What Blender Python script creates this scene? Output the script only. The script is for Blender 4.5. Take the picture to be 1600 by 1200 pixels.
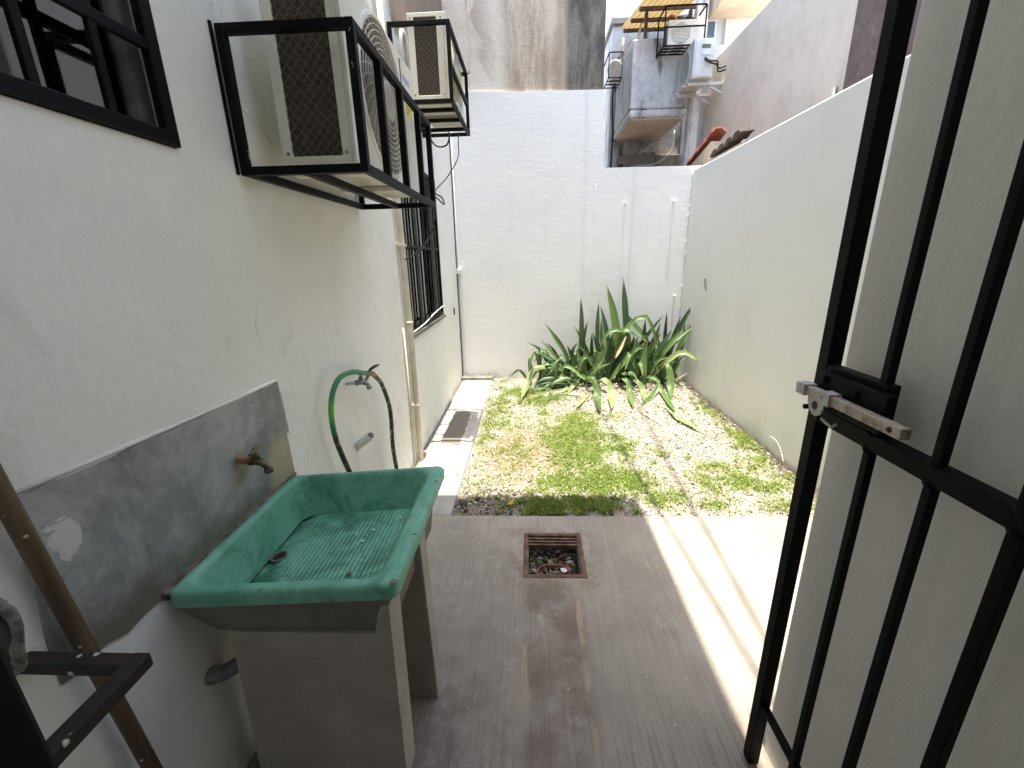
import bpy, bmesh, math, random
import numpy as np
from mathutils import Vector, Matrix
random.seed(7); rng = np.random.default_rng(7)
for o in list(bpy.data.objects): bpy.data.objects.remove(o)
scene = bpy.context.scene
C = scene.collection
R = math.radians

# ------------------------------------------------------------------ camera
cam_d = bpy.data.cameras.new("camera"); cam = bpy.data.objects.new("camera", cam_d); C.objects.link(cam)
scene.camera = cam
cam_d.sensor_width = 36.0; cam_d.lens = 36.0 * 657.0 / 1600.0
cam_d.clip_start = 0.01; cam_d.clip_end = 500.0
vy = Vector((28.0, -197.0, 657.0)).normalized()
vd = Vector((50.0, 2200.0, 657.0)); vd = (vd - vy * vd.dot(vy)).normalized()
vz = -vd; vx = vy.cross(vz)
right = Vector((vx.x, vy.x, vz.x)); down = Vector((vx.y, vy.y, vz.y)); fwd = Vector((vx.z, vy.z, vz.z))
m3 = Matrix((right, -down, -fwd)).transposed()
cam.matrix_world = Matrix.Translation((0, 0, 1.5)) @ m3.to_4x4()

# ------------------------------------------------------------------ sky, sun, exposure
world = bpy.data.worlds.new("World"); scene.world = world; world.use_nodes = True
wn = world.node_tree.nodes; wl = world.node_tree.links
sky = wn.new("ShaderNodeTexSky"); sky.sky_type = 'NISHITA'; sky.sun_disc = False
sky.sun_elevation = R(87.7); sky.sun_rotation = R(180); sky.air_density = 1.0; sky.dust_density = 1.5; sky.ozone_density = 1.0
wn["Background"].inputs[1].default_value = 0.15
wl.new(sky.outputs[0], wn["Background"].inputs[0])
sun_d = bpy.data.lights.new("sun", 'SUN'); sun_d.energy = 2.0; sun_d.angle = R(0.6); sun_d.color = (1.0, 0.965, 0.90)
sun = bpy.data.objects.new("sun", sun_d); C.objects.link(sun); sun.location = (0, -2, 20); sun.rotation_euler = (R(2.3), 0, 0)
scene.view_settings.view_transform = 'Standard'; scene.view_settings.look = 'None'
scene.view_settings.exposure = 2.55; scene.view_settings.gamma = 1.0
scene.view_settings.use_white_balance = True; scene.view_settings.white_balance_temperature = 7300; scene.view_settings.white_balance_tint = 7
try: scene.view_settings.use_curve_mapping = False
except Exception: pass
scene.render.engine = 'CYCLES'
cy = scene.cycles
cy.max_bounces = 14; cy.diffuse_bounces = 8; cy.glossy_bounces = 4; cy.transmission_bounces = 8; cy.transparent_max_bounces = 12
cy.sample_clamp_indirect = 6.0
try: cy.use_denoising = True
except Exception: pass

# ------------------------------------------------------------------ node helper
class N:
    def __init__(s, name):
        s.m = bpy.data.materials.new(name); s.m.use_nodes = True
        s.t = s.m.node_tree; s.n = s.t.nodes; s.l = s.t.links
        s.b = s.n["Principled BSDF"]; s._c = None
    def set(s, key, v):
        i = s.b.inputs[key]
        if hasattr(v, 'is_output'): s.l.new(v, i)
        elif isinstance(v, (tuple, list)) and len(v) == 3: i.default_value = (*v, 1)
        else: i.default_value = v
        return s
    def _in(s, sock, v):
        if hasattr(v, 'is_output'): s.l.new(v, sock)
        elif isinstance(v, (tuple, list)) and len(v) == 3 and len(sock.default_value) == 4: sock.default_value = (*v, 1)
        else: sock.default_value = v
    def co(s):
        if s._c is None: s._c = s.n.new("ShaderNodeTexCoord").outputs['Object']
        return s._c
    def map(s, scale=(1, 1, 1), loc=(0, 0, 0), vec=None):
        k = s.n.new("ShaderNodeMapping"); s.l.new(vec or s.co(), k.inputs[0])
        k.inputs['Scale'].default_value = scale; k.inputs['Location'].default_value = loc; return k.outputs[0]
    def noise(s, scale, detail=5, rough=.6, vec=None, dist=0.0):
        k = s.n.new("ShaderNodeTexNoise"); s.l.new(vec or s.co(), k.inputs['Vector'])
        k.inputs['Scale'].default_value = scale; k.inputs['Detail'].default_value = detail
        k.inputs['Roughness'].default_value = rough; k.inputs['Distortion'].default_value = dist; return k.outputs[0]
    def voro(s, scale, vec=None, out='Distance', rnd=1.0):
        k = s.n.new("ShaderNodeTexVoronoi"); s.l.new(vec or s.co(), k.inputs['Vector'])
        k.inputs['Scale'].default_value = scale; k.inputs['Randomness'].default_value = rnd; return k.outputs[out]
    def sep(s, vec=None):
        k = s.n.new("ShaderNodeSeparateXYZ"); s.l.new(vec or s.co(), k.inputs[0]); return k.outputs
    def mr(s, v, a, b, c=0.0, d=1.0, smooth=True):
        k = s.n.new("ShaderNodeMapRange"); k.interpolation_type = 'SMOOTHSTEP' if smooth else 'LINEAR'; k.clamp = True if not smooth else k.clamp
        s._in(k.inputs[0], v)
        for i, x in zip((1, 2, 3, 4), (a, b, c, d)): k.inputs[i].default_value = x
        return k.outputs[0]
    def ma(s, op, a, b=0.0):
        k = s.n.new("ShaderNodeMath"); k.operation = op; s._in(k.inputs[0], a); s._in(k.inputs[1], b); return k.outputs[0]
    def mix(s, f, a, b, mode='MIX'):
        k = s.n.new("ShaderNodeMix"); k.data_type = 'RGBA'; k.blend_type = mode
        s._in(k.inputs[0], f); s._in(k.inputs[6], a); s._in(k.inputs[7], b); return k.outputs[2]
    def band(s, v, lo, hi, soft):
        return s.ma('MULTIPLY', s.mr(v, lo - soft, lo + soft), s.mr(v, hi - soft, hi + soft, 1, 0))
    def island(s):
        return s.n.new("ShaderNodeNewGeometry").outputs['Random Per Island']
    def bump(s, h, strength=.3, dist=.01, prev=None):
        k = s.n.new("ShaderNodeBump"); k.inputs['Strength'].default_value = strength; k.inputs['Distance'].default_value = dist
        s.l.new(h, k.inputs['Height'])
        if prev is not None: s.l.new(prev, k.inputs['Normal'])
        s.l.new(k.outputs[0], s.b.inputs['Normal']); return k.outputs[0]

def simple(name, c1, c2=None, scale=8, rough=.7, bump=0.0, bscale=60, metal=0.0, lo=.35, hi=.7, spec=.4):
    k = N(name); k.set('Roughness', rough); k.set('Metallic', metal); k.set('Specular IOR Level', spec)
    if c2 is None: k.set('Base Color', c1)
    else: k.set('Base Color', k.mix(k.mr(k.noise(scale), lo, hi), c1, c2))
    if bump: k.bump(k.noise(bscale, 6), bump, .004)
    return k.m

M = {}
def stucco(name, base, dirt, bscale=35, bstr=.35, bdist=.006, relief=.0):
    k = N(name); k.set('Roughness', .85); k.set('Specular IOR Level', .2)
    a = k.noise(1.3, 6, .6); b = k.noise(11, 6, .65)
    c = k.mix(k.mr(a, .42, .72), base, dirt)
    c = k.mix(k.mr(b, .62, .80, 0, .25), c, tuple(x * .8 for x in dirt))
    sp = k.voro(23); 
    c = k.mix(k.mr(sp, .030, .045, .35, 0), c, tuple(x * .45 for x in dirt))
    k.set('Base Color', c)
    n1 = k.bump(k.noise(bscale, 8, .62), bstr, bdist)
    if relief: k.bump(k.noise(4.5, 4, .5, k.map((1, 1, 2.2))), relief, .03, n1)
    return k, c, n1

# painted left house wall: mould on the unpainted top end, hairline cracks, weak trowel patches
k, c, n1 = stucco("wall_paint_left", (.82, .81, .765), (.755, .745, .695), 38, .55, .007)
x, y, z = k.sep()
nz = k.noise(3.0, 6, .7, k.map((1, 2.5, .6)))
edge = k.ma('ADD', z, k.ma('MULTIPLY', k.ma('SUBTRACT', nz, .5), .35))
up = k.ma('MULTIPLY', k.mr(edge, 2.93, 3.02), k.mr(k.ma('ADD', y, k.ma('MULTIPLY', nz, .4)), 3.35, 3.55))
st = k.mix(k.noise(6, 6, .7, k.map((1, 4, .5))), (.10, .07, .05), (.34, .27, .21))
c = k.mix(up, c, st)
cr = k.ma('ABSOLUTE', k.ma('SUBTRACT', k.noise(1.7, 3, .5, k.map((1, 1, .8), (3, 1, 0)), 1.0), .5))
c = k.mix(k.ma('MULTIPLY', k.mr(cr, .0015, .004, .35, 0), k.mr(k.noise(.9), .52, .60)), c, (.32, .30, .27))
wear = k.ma('MULTIPLY', k.mr(z, .0, .22, 1, 0), k.mr(k.noise(9), .4, .7))
c = k.mix(k.ma('MULTIPLY', wear, .55), c, (.36, .33, .29))
k.set('Base Color', c)
pat = k.mr(k.noise(1.5, 3, .5, k.map((1, 1, 1), (7, 2, 4)), .6), .47, .56)
n2 = k.bump(pat, .55, .007, n1)
M['left'] = k.m
k, c, n1 = stucco("wall_paint_back", (.80, .80, .80), (.76, .76, .765), 50, .42, .005, .07)
x, y, z = k.sep()
mo = k.ma('MULTIPLY', k.mr(z, .0, .16, 1, 0), k.mr(k.noise(8), .42, .6))
c = k.mix(k.ma('MULTIPLY', mo, .6), c, (.45, .43, .40)); k.set('Base Color', c)
M['back'] = k.m
k, c, n1 = stucco("wall_paint_right", (.75, .76, .74), (.70, .71, .685), 14, .12, .004)
x, y, z = k.sep()
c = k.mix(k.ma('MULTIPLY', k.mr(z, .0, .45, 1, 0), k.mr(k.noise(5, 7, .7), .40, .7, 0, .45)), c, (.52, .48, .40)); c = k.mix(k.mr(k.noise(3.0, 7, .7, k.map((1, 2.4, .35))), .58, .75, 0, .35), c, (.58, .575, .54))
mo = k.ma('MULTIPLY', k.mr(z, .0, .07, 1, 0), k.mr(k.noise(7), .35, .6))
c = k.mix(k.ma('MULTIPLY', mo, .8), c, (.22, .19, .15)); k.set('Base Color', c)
M['right'] = k.m
k, c, n1 = stucco("wall_paint_side", (.88, .86, .80), (.82, .795, .73), 50, .4, .005)
M['side'] = k.m
k, c, n1 = stucco("wall_paint_house", (.82, .81, .77), (.74, .73, .69), 30, .3, .005)
M['house'] = k.m
M['roofslab'] = simple("slab_concrete", (.80, .79, .76), (.70, .69, .66), 3, .9, .3)

# cement panel behind the sink
k = N("cement_panel"); k.set('Roughness', .75)
x, y, z = k.sep()
a = k.noise(3.2, 7, .68, None, .5); b = k.noise(13, 7, .7); st = k.noise(7, 6, .7, k.map((1, 3.2, .35)))
c = k.mix(k.mr(a, .36, .66), (.21, .215, .21), (.43, .435, .42))
c = k.mix(k.mr(st, .58, .78, 0, .7), c, (.52, .53, .52))
c = k.mix(k.mr(b, .60, .72, 0, .55), c, (.16, .16, .15))
zz = k.ma('ADD', z, k.ma('MULTIPLY', k.ma('SUBTRACT', k.noise(6, 5), .5), .16))
c = k.mix(k.mr(zz, .745, .86, .8, 0), c, (.11, .095, .06))
ex = k.ma('DIVIDE', k.ma('SUBTRACT', y, 1.33), .10); ez = k.ma('DIVIDE', k.ma('SUBTRACT', z, .82), .13)
rr = k.ma('SQRT', k.ma('ADD', k.ma('MULTIPLY', ex, ex), k.ma('MULTIPLY', ez, ez)))
c = k.mix(k.mr(k.ma('ADD', rr, k.ma('MULTIPLY', k.ma('SUBTRACT', k.noise(14), .5), 1.3)), .5, 1.1, .75, 0), c, (.46, .40, .25))
ex = k.ma('DIVIDE', k.ma('SUBTRACT', y, 1.13), .05); ez = k.ma('DIVIDE', k.ma('SUBTRACT', z, .90), .06)
rr = k.ma('SQRT', k.ma('ADD', k.ma('MULTIPLY', ex, ex), k.ma('MULTIPLY', ez, ez)))
c = k.mix(k.mr(k.ma('ADD', rr, k.ma('MULTIPLY', k.ma('SUBTRACT', k.noise(18), .5), 1.2)), .3, 1.1, .7, 0), c, (.20, .15, .07))
# scraped patch of white paint with a streaky left edge
ex = k.ma('DIVIDE', k.ma('SUBTRACT', y, .652), .030); ez = k.ma('DIVIDE', k.ma('SUBTRACT', z, 1.005), .040)
rr = k.ma('SQRT', k.ma('ADD', k.ma('MULTIPLY', ex, ex), k.ma('MULTIPLY', ez, ez)))
stk = k.noise(60, 3, .6, k.map((1, .6, 2.2)))
rr = k.ma('ADD', rr, k.ma('MULTIPLY', k.ma('SUBTRACT', stk, .5), k.mr(ex, -1.0, .9, 2.6, .3)))
c = k.mix(k.mr(rr, .92, 1.02, .9, 0), c, (.62, .61, .58))
sp = k.voro(46); c = k.mix(k.ma('MULTIPLY', k.mr(sp, .06, .09, .8, 0), k.mr(k.noise(2.2), .52, .6)), c, (.62, .61, .58))
k.set('Base Color', c); n1 = k.bump(k.noise(40, 7, .65), .6, .006); k.bump(st, .45, .008, n1)
M['cement'] = k.m

# patio floor: brushed concrete, trench patch, damp, paint drips
k = N("patio_concrete"); k.set('Roughness', .8); k.set('Specular IOR Level', .3)
x, y, z = k.sep()
a = k.noise(1.7, 7, .65); b = k.noise(9, 7, .7); f = k.noise(60, 4, .7)
br = k.noise(1.0, 4, .75, k.map((135, 2.6, 1))); br2 = k.noise(1.0, 4, .65, k.map((22, .8, 1), (4, 0, 0), ))
c = k.mix(k.mr(a, .35, .68), (.315, .282, .248), (.425, .388, .345))
c = k.mix(k.mr(b, .50, .75, 0, .5), c, (.27, .25, .23))
c = k.mix(k.ma('MULTIPLY', k.mr(br, .48, .66, 0, .55), k.mr(k.noise(2.3, 5), .34, .58, .25, 1)), c, (.20, .18, .16))
c = k.mix(k.mr(br2, .52, .70, 0, .35), c, (.43, .40, .365))
wob = k.ma('MULTIPLY', k.ma('SUBTRACT', k.noise(5, 5, .6), .5), .05)
xw = k.ma('ADD', x, wob)
ny = k.mr(y, 1.62, 1.75, 1, 0)
trench = k.ma('MULTIPLY', k.band(xw, -.035, .215, .03), ny)
c = k.mix(k.ma('MULTIPLY', trench, k.mr(k.noise(4, 6, .7), .32, .62, .05, .80)), c, (.175, .125, .10))
for cx, lo, hi in ((-.035, 1.05, 1.48), (.20, .95, 1.66)):
    e = k.ma('ABSOLUTE', k.ma('SUBTRACT', xw, cx)); wd = k.ma('ADD', .004, k.ma('MULTIPLY', k.noise(7, 3), .014))
    ef = k.ma('MULTIPLY', k.mr(k.ma('SUBTRACT', e, wd), -.004, .006, 1, 0), k.band(y, lo, hi, .08))
    c = k.mix(k.ma('MULTIPLY', ef, k.mr(k.noise(6, 4), .38, .58, .0, .8)), c, (.46, .36, .25))
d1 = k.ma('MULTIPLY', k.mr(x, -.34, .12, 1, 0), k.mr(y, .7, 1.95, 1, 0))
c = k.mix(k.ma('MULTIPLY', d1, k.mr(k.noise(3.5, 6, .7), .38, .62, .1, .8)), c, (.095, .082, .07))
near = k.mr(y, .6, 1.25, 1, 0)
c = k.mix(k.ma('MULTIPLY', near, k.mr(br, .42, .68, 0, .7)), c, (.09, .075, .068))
rs = k.ma('MULTIPLY', k.band(x, -.12, .34, .05), k.band(y, 1.62, 2.1, .06))
c = k.mix(k.ma('MULTIPLY', rs, k.mr(b, .4, .62, 0, .55)), c, (.20, .13, .09))
gr = k.noise(170, 3, .8); c = k.mix(k.mr(gr, .54, .68, 0, .5), c, (.18, .165, .145)); c = k.mix(k.mr(gr, .30, .42, .45, 0), c, (.56, .53, .49)); c = k.mix(k.mr(k.noise(33, 6, .75), .58, .74, 0, .45), c, (.20, .18, .16)); c = k.mix(k.mr(k.noise(5.5, 7, .75, None, .6), .56, .70, 0, .40), c, (.55, .525, .49))
s1 = k.voro(17); s2 = k.voro(41, k.map((1, 1.4, 1), (5, 2, 0)))
c = k.mix(k.ma('MULTIPLY', k.mr(s1, .06, .08, .9, 0), k.mr(k.noise(2.6, 2), .53, .60)), c, (.70, .69, .67))
c = k.mix(k.ma('MULTIPLY', k.mr(s2, .09, .12, .8, 0), k.mr(k.noise(3.4, 3, .5, k.map((1, 1, 1), (9, 9, 0))), .55, .63)), c, (.72, .71, .69))
pw = k.ma('MULTIPLY', k.band(x, .58, .80, .06), k.band(y, 1.78, 2.2, .05))
c = k.mix(k.ma('MULTIPLY', pw, k.mr(k.noise(24, 5, .7, None, 1.0), .60, .66, 0, .8)), c, (.74, .73, .71))
k.set('Base Color', c)
pit = k.mr(k.voro(70), .10, .22); n1 = k.bump(br, .9, .006); n1 = k.bump(f, .35, .004, n1); n1 = k.bump(pit, .25, .003, n1); k.bump(b, .35, .008, n1)
M['floor'] = k.m
k = N("strip_concrete"); k.set('Roughness', .85); x, y, z = k.sep()
c = k.mix(k.mr(k.noise(4, 7, .7), .35, .7), (.44, .43, .41), (.30, .285, .265))
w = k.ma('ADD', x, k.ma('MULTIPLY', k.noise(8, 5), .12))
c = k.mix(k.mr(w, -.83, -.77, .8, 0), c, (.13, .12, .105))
c = k.mix(k.mr(k.noise(11, 6, .75), .60, .74, 0, .5), c, (.16, .15, .13)); k.set('Base Color', c)
k.bump(k.noise(45, 7), .4, .005); M['strip'] = k.m
k = N("stained_cover"); k.set('Roughness', .85); x, y, z = k.sep()
w = k.ma('ADD', k.ma('MAXIMUM', k.ma('ABSOLUTE', k.ma('DIVIDE', k.ma('ADD', x, .695), .10)), k.ma('ABSOLUTE', k.ma('DIVIDE', k.ma('SUBTRACT', y, 3.62), .46))), k.ma('MULTIPLY', k.ma('SUBTRACT', k.noise(9, 6, .7), .5), .9))
c = k.mix(k.mr(w, .80, 1.02, 1, 0), (.46, .44, .41), k.mix(k.noise(16, 6, .7), (.10, .088, .072), (.23, .205, .175))); k.set('Base Color', c)
k.bump(k.noise(45, 7), .4, .005); M['cover'] = k.m
M['damp'] = simple("damp_concrete", (.14, .13, .12), (.26, .25, .23), 9, .85, .4)

# ground
k = N("ground_soil"); k.set('Roughness', .95); k.set('Specular IOR Level', .1)
x, y, z = k.sep()
a = k.noise(2.2, 6, .65); b = k.noise(38, 5, .75); v = k.voro(75, None, 'Color')
c = k.mix(k.mr(a, .4, .62), (.33, .29, .255), (.22, .18, .14))
c = k.mix(k.mr(b, .42, .62, 0, .75), c, (.46, .44, .41))
c = k.mix(k.mr(k.noise(70, 3, .6), .56, .68, 0, .8), c, (.13, .105, .08))
bp = k.ma('SQRT', k.ma('ADD', k.ma('POWER', k.ma('DIVIDE', k.ma('ADD', x, .05), .45), 2.0), k.ma('POWER', k.ma('DIVIDE', k.ma('SUBTRACT', y, 3.1), .6), 2.0)))
c = k.mix(k.mr(k.ma('ADD', bp, k.ma('MULTIPLY', k.ma('SUBTRACT', k.noise(7, 5), .5), 1.0)), .4, 1.1, .75, 0), c, (.26, .17, .09))
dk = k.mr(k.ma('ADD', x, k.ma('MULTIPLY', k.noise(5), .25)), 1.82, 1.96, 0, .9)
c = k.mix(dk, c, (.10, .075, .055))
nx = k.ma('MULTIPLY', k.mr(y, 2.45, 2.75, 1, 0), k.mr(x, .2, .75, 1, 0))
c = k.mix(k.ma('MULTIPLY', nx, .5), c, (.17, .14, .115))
k.set('Base Color', c); n1 = k.bump(b, .9, .012); k.bump(k.voro(60), .6, .010, n1); M['soil'] = k.m
def pebm(name, a, b):
    k = N(name); k.set('Roughness', .9); k.set('Specular IOR Level', .2)
    k.set('Base Color', k.mix(k.island(), a, b)); k.bump(k.noise(90, 4), .3, .003); return k.m
M['peb'] = [pebm("pebble_pale", (.42, .39, .36), (.58, .55, .51)), pebm("pebble_pink", (.36, .295, .26), (.48, .41, .365)), pebm("pebble_grey", (.15, .14, .135), (.30, .28, .26)), pebm("pebble_dark", (.05, .045, .04), (.14, .12, .10))]
def leafm(name, a, b, trans=.35, mott=None, rough=.5):
    k = N(name); k.set('Roughness', rough); k.set('Specular IOR Level', .4)
    c = k.mix(k.island(), a, b)
    if mott:
        c = k.mix(k.mr(k.noise(26, 5, .7, k.map((1, 1, 3))), .47, .63, 0, .8), c, mott)
    k.set('Base Color', c)
    tr = k.n.new("ShaderNodeBsdfTranslucent"); k._in(tr.inputs[0], c)
    mx = k.n.new("ShaderNodeMixShader"); mx.inputs[0].default_value = trans
    k.l.new(k.b.outputs[0], mx.inputs[1]); k.l.new(tr.outputs[0], mx.inputs[2])
    k.l.new(mx.outputs[0], k.n["Material Output"].inputs[0]); return k.m
def strapm(name, a, b, trans, mott, rough):
    k = N(name); k.set('Roughness', rough); k.set('Specular IOR Level', .35)
    uv = k.n.new("ShaderNodeTexCoord").outputs['UV']; u, v, w = k.sep(uv); isl = k.n.new("ShaderNodeObjectInfo").outputs['Random']
    c = k.mix(isl, a, b)
    vein = k.noise(1.0, 4, .7, k.map((26, 1.3, 1), (0, 0, 0), uv)); c = k.mix(k.mr(vein, .40, .66, 0, .75), c, mott)
    band = k.noise(1.0, 5, .7, k.map((2.2, 11, 1), (3, 1, 0), uv)); c = k.mix(k.mr(band, .50, .66, 0, .6), c, mott)
    mg = k.ma('ABSOLUTE', k.ma('SUBTRACT', u, .5)); c = k.mix(k.mr(mg, .40, .49, 0, .55), c, tuple(x * 1.6 for x in mott))
    tip = k.ma('ADD', v, k.ma('MULTIPLY', k.ma('SUBTRACT', k.noise(6, 4), .5), .35)); c = k.mix(k.mr(k.ma('ADD', tip, k.ma('MULTIPLY', isl, .10)), 1.0, 1.08, 0, .9), c, (.34, .26, .15))
    sp = k.voro(38); c = k.mix(k.ma('MULTIPLY', k.mr(sp, .10, .17, .7, 0), k.mr(k.noise(4), .52, .6)), c, (.24, .19, .10))
    k.set('Base Color', c); k.bump(vein, .5, .002)
    tr = k.n.new("ShaderNodeBsdfTranslucent"); k._in(tr.inputs[0], c); mx = k.n.new("ShaderNodeMixShader"); mx.inputs[0].default_value = trans
    k.l.new(k.b.outputs[0], mx.inputs[1]); k.l.new(tr.outputs[0], mx.inputs[2]); k.l.new(mx.outputs[0], k.n["Material Output"].inputs[0]); return k.m
M['grass'] = [leafm("grass_bright", (.23, .33, .075), (.34, .42, .125), .35), leafm("grass_mid", (.15, .245, .05), (.24, .33, .085), .3), leafm("grass_dry", (.30, .27, .11), (.42, .36, .20), .25)]
M['leaf'] = [strapm("leaf_dark", (.016, .046, .018), (.032, .074, .026), .04, (.055, .110, .042), .45), strapm("leaf_mid", (.050, .115, .030), (.095, .170, .048), .12, (.14, .21, .085), .42), strapm("leaf_pale", (.12, .19, .065), (.20, .26, .105), .12, (.28, .33, .17), .42), strapm("leaf_dry", (.32, .25, .15), (.46, .40, .28), .15, (.20, .15, .09), .7)]
M['yellow_leaf'] = simple("yellow_leaf", (.60, .36, .03))

# metals, plastics, timber
k = N("black_paint"); k.set('Roughness', .55); k.set('Specular IOR Level', .12)
c = k.mix(k.mr(k.noise(22, 5, .7), .60, .78, 0, .6), (.005, .0045, .005), (.015, .010, .008)); k.set('Base Color', c); k.bump(k.noise(120, 3), .12, .001)
M['black'] = k.m
k = N("black_paint_smeared"); k.set('Roughness', .55); k.set('Specular IOR Level', .12)
c = k.mix(k.mr(k.noise(19, 6, .72, k.map((1, 1, .5))), .61, .66), (.005, .005, .005), (.55, .54, .51)); k.set('Base Color', c); M['blacksmear'] = k.m
M['rust'] = simple("rusty_iron", (.085, .042, .030), (.20, .125, .095), 18, .85, .5, 80)
k = N("rusty_bolt"); k.set('Roughness', .6); k.set('Metallic', .25)
c = k.mix(k.mr(k.noise(45, 6, .75), .42, .62), (.56, .51, .44), (.33, .22, .13)); k.set('Base Color', c); k.bump(k.noise(120, 4), .3, .002); M['bolt'] = k.m
M['whitemetal'] = simple("worn_white_metal", (.56, .55, .52), (.28, .24, .20), 55, .55, .2, 120, .2, .55, .68)
k = N("unit_casing"); k.set('Roughness', .45)
c = k.mix(k.mr(k.noise(3, 6, .7), .5, .75), (.74, .715, .615), (.60, .575, .48)); c = k.mix(k.mr(k.noise(40, 5, .7), .60, .74, 0, .5), c, (.26, .23, .18)); c = k.mix(k.mr(k.noise(6, 7, .75, k.map((1, 1, .3))), .54, .72, 0, .5), c, (.34, .30, .23)); k.set('Base Color', c); M['casing'] = k.m
M['casing_white'] = simple("unit_casing_white", (.68, .68, .66), (.58, .57, .54), 5, .5)
M['coil'] = simple("coil_fins", (.040, .028, .019), (.075, .055, .038), 60, .6, .4, 200)
M['guardwire'] = simple("guard_wire", (.13, .11, .085), (.20, .17, .13), 90, .6)
M['fanwire'] = simple("fan_guard_plastic", (.58, .54, .46), (.42, .38, .31), 12, .5)
M['dark'] = simple("dark_cavity", (.02, .018, .016), (.035, .03, .026), 30, .8)
M['fan'] = simple("fan_plastic", (.10, .095, .085), (.16, .15, .13), 10, .5)
M['yellow'] = simple("yellow_sticker", (.78, .62, .02), (.70, .56, .04), 20, .5)
M['ink'] = simple("print_ink", (.05, .05, .05))
M['blueprint'] = simple("pale_blue_print", (.30, .42, .62))
M['whiteplastic'] = simple("white_plastic", (.72, .72, .71), (.60, .60, .58), 14, .45)
M['pvc'] = simple("cream_pvc", (.62, .58, .47), (.50, .455, .35), 7, .55)
M['greypipe'] = simple("grey_pipe", (.13, .13, .125), (.24, .235, .22), 20, .6)
M['brass'] = simple("tarnished_brass", (.10, .075, .04), (.19, .15, .09), 60, .5, .3, 150, .55)
M['nipple'] = simple("rusty_nipple", (.46, .28, .19), (.28, .13, .05), 40, .7, .3, 120)
M['tapgrey'] = simple("painted_grey_tap", (.45, .44, .42), (.15, .15, .15), 60, .5, .2, 120, .3)
M['wire'] = simple("black_cable", (.02, .02, .02), None, 5, .5)
M['timber'] = simple("dark_timber", (.008, .005, .003), (.022, .034, .018), 14, .75, .5, 45)
k = N("dark_timber_splashed"); k.set('Roughness', .75)
c = k.mix(k.mr(k.noise(7, 6, .7, k.map((1, 4, 4))), .4, .65), (.007, .0045, .0025), (.026, .013, .006)); c = k.mix(k.mr(k.voro(24), .10, .14, .9, 0), c, (.58, .55, .47)); k.set('Base Color', c); k.bump(k.noise(50, 6), .6, .004); M['timber'] = k.m
k = N("brown_pole_wood"); k.set('Roughness', .6)
c = k.mix(k.mr(k.noise(5, 5, .65, k.map((6, 6, .6))), .4, .65), (.065, .040, .019), (.125, .080, .042)); c = k.mix(k.mr(k.voro(26), .075, .10, .9, 0), c, (.60, .56, .45)); k.set('Base Color', c); k.bump(k.noise(30, 5, .6, k.map((4, 4, .4))), .3, .002); M['pole'] = k.m
k = N("grey_cloth"); k.set('Roughness', .95)
c = k.mix(k.mr(k.noise(24, 5, .7), .45, .62), (.060, .065, .060), (.014, .015, .014)); k.set('Base Color', c); k.bump(k.noise(220, 3), .6, .002); M['cloth'] = k.m
M['clothedge'] = simple("pale_cloth_edge", (.20, .20, .17), (.05, .05, .045), 70, .95, .6, 200)

# sink
def sinkm(name, wet):
    k = N(name); k.set('Roughness', .42); k.set('Specular IOR Level', .45); x, y, z = k.sep()
    a = k.noise(5, 6, .65); b = k.noise(21, 6, .72)
    c = k.mix(k.mr(a, .35, .7), (.12, .405, .28), (.21, .50, .38))
    c = k.mix(k.mr(b, .55, .76, 0, .5), c, (.38, .58, .49))
    c = k.mix(k.mr(k.noise(6.5, 8, .78, None, .8), .46, .68, 0, .85), c, (.045, .20, .135)); c = k.mix(k.mr(k.noise(3.6, 8, .75, k.map((1, 1, 1), (4, 4, 4)), .5), .52, .74, 0, .4), c, (.20, .34, .25)); c = k.mix(k.mr(k.noise(50, 5, .75), .60, .72, 0, .45), c, (.06, .17, .12))
    if wet:
        c = k.mix(k.mr(k.noise(9, 7, .7, None, .4), .44, .64, 0, .8), c, (.035, .165, .10))
        c = k.mix(k.mr(k.noise(70, 4, .7), .66, .74, 0, .8), c, (.02, .05, .035))
    s1 = k.voro(34); c = k.mix(k.ma('MULTIPLY', k.mr(s1, .055, .08, .8, 0), k.mr(k.noise(5, 2, .5, k.map((1, 1, 1), (2, 2, 2))), .52, .58)), c, (.66, .66, .58))
    c = k.mix(k.ma('MULTIPLY', k.mr(k.voro(26, k.map((1, 1, .3), (3, 3, 3))), .05, .07, .6, 0), .8), c, (.60, .68, .62))
    k.set('Base Color', c); n1 = k.bump(k.noise(60, 6, .7), .4, .004); k.bump(k.noise(11, 4, .6), .25, .008, n1); return k.m
M['sink'] = sinkm("green_painted_cement", False); M['sinkwet'] = sinkm("green_wet_washboard", True)
k = N("sink_concrete"); k.set('Roughness', .88)
c = k.mix(k.mr(k.noise(3.5, 6, .65), .38, .68), (.17, .15, .125), (.25, .225, .19)); c = k.mix(k.mr(k.noise(18, 6, .7), .58, .74, 0, .5), c, (.085, .070, .06)); k.set('Base Color', c)
n1 = k.bump(k.noise(9, 4, .5), .3, .012); k.bump(k.noise(55, 6), .3, .004, n1); M['sinkconc'] = k.m
k = N("leg_concrete"); k.set('Roughness', .85)
c = k.mix(k.mr(k.noise(3.0, 6, .65), .36, .68), (.35, .315, .27), (.46, .42, .365)); c = k.mix(k.mr(k.noise(14, 6, .7), .6, .74, 0, .4), c, (.13, .11, .09)); k.set('Base Color', c)
k.bump(k.noise(45, 6), .25, .004); M['legconc'] = k.m
M['mortar'] = simple("brown_mortar", (.085, .065, .05), (.24, .20, .16), 16, .9, .7, 50)
k = N("painted_hose"); k.set('Roughness', .45); x, y, z = k.sep()
pt = k.noise(30, 5, .7, k.map((1, 1, .35)))
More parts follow.
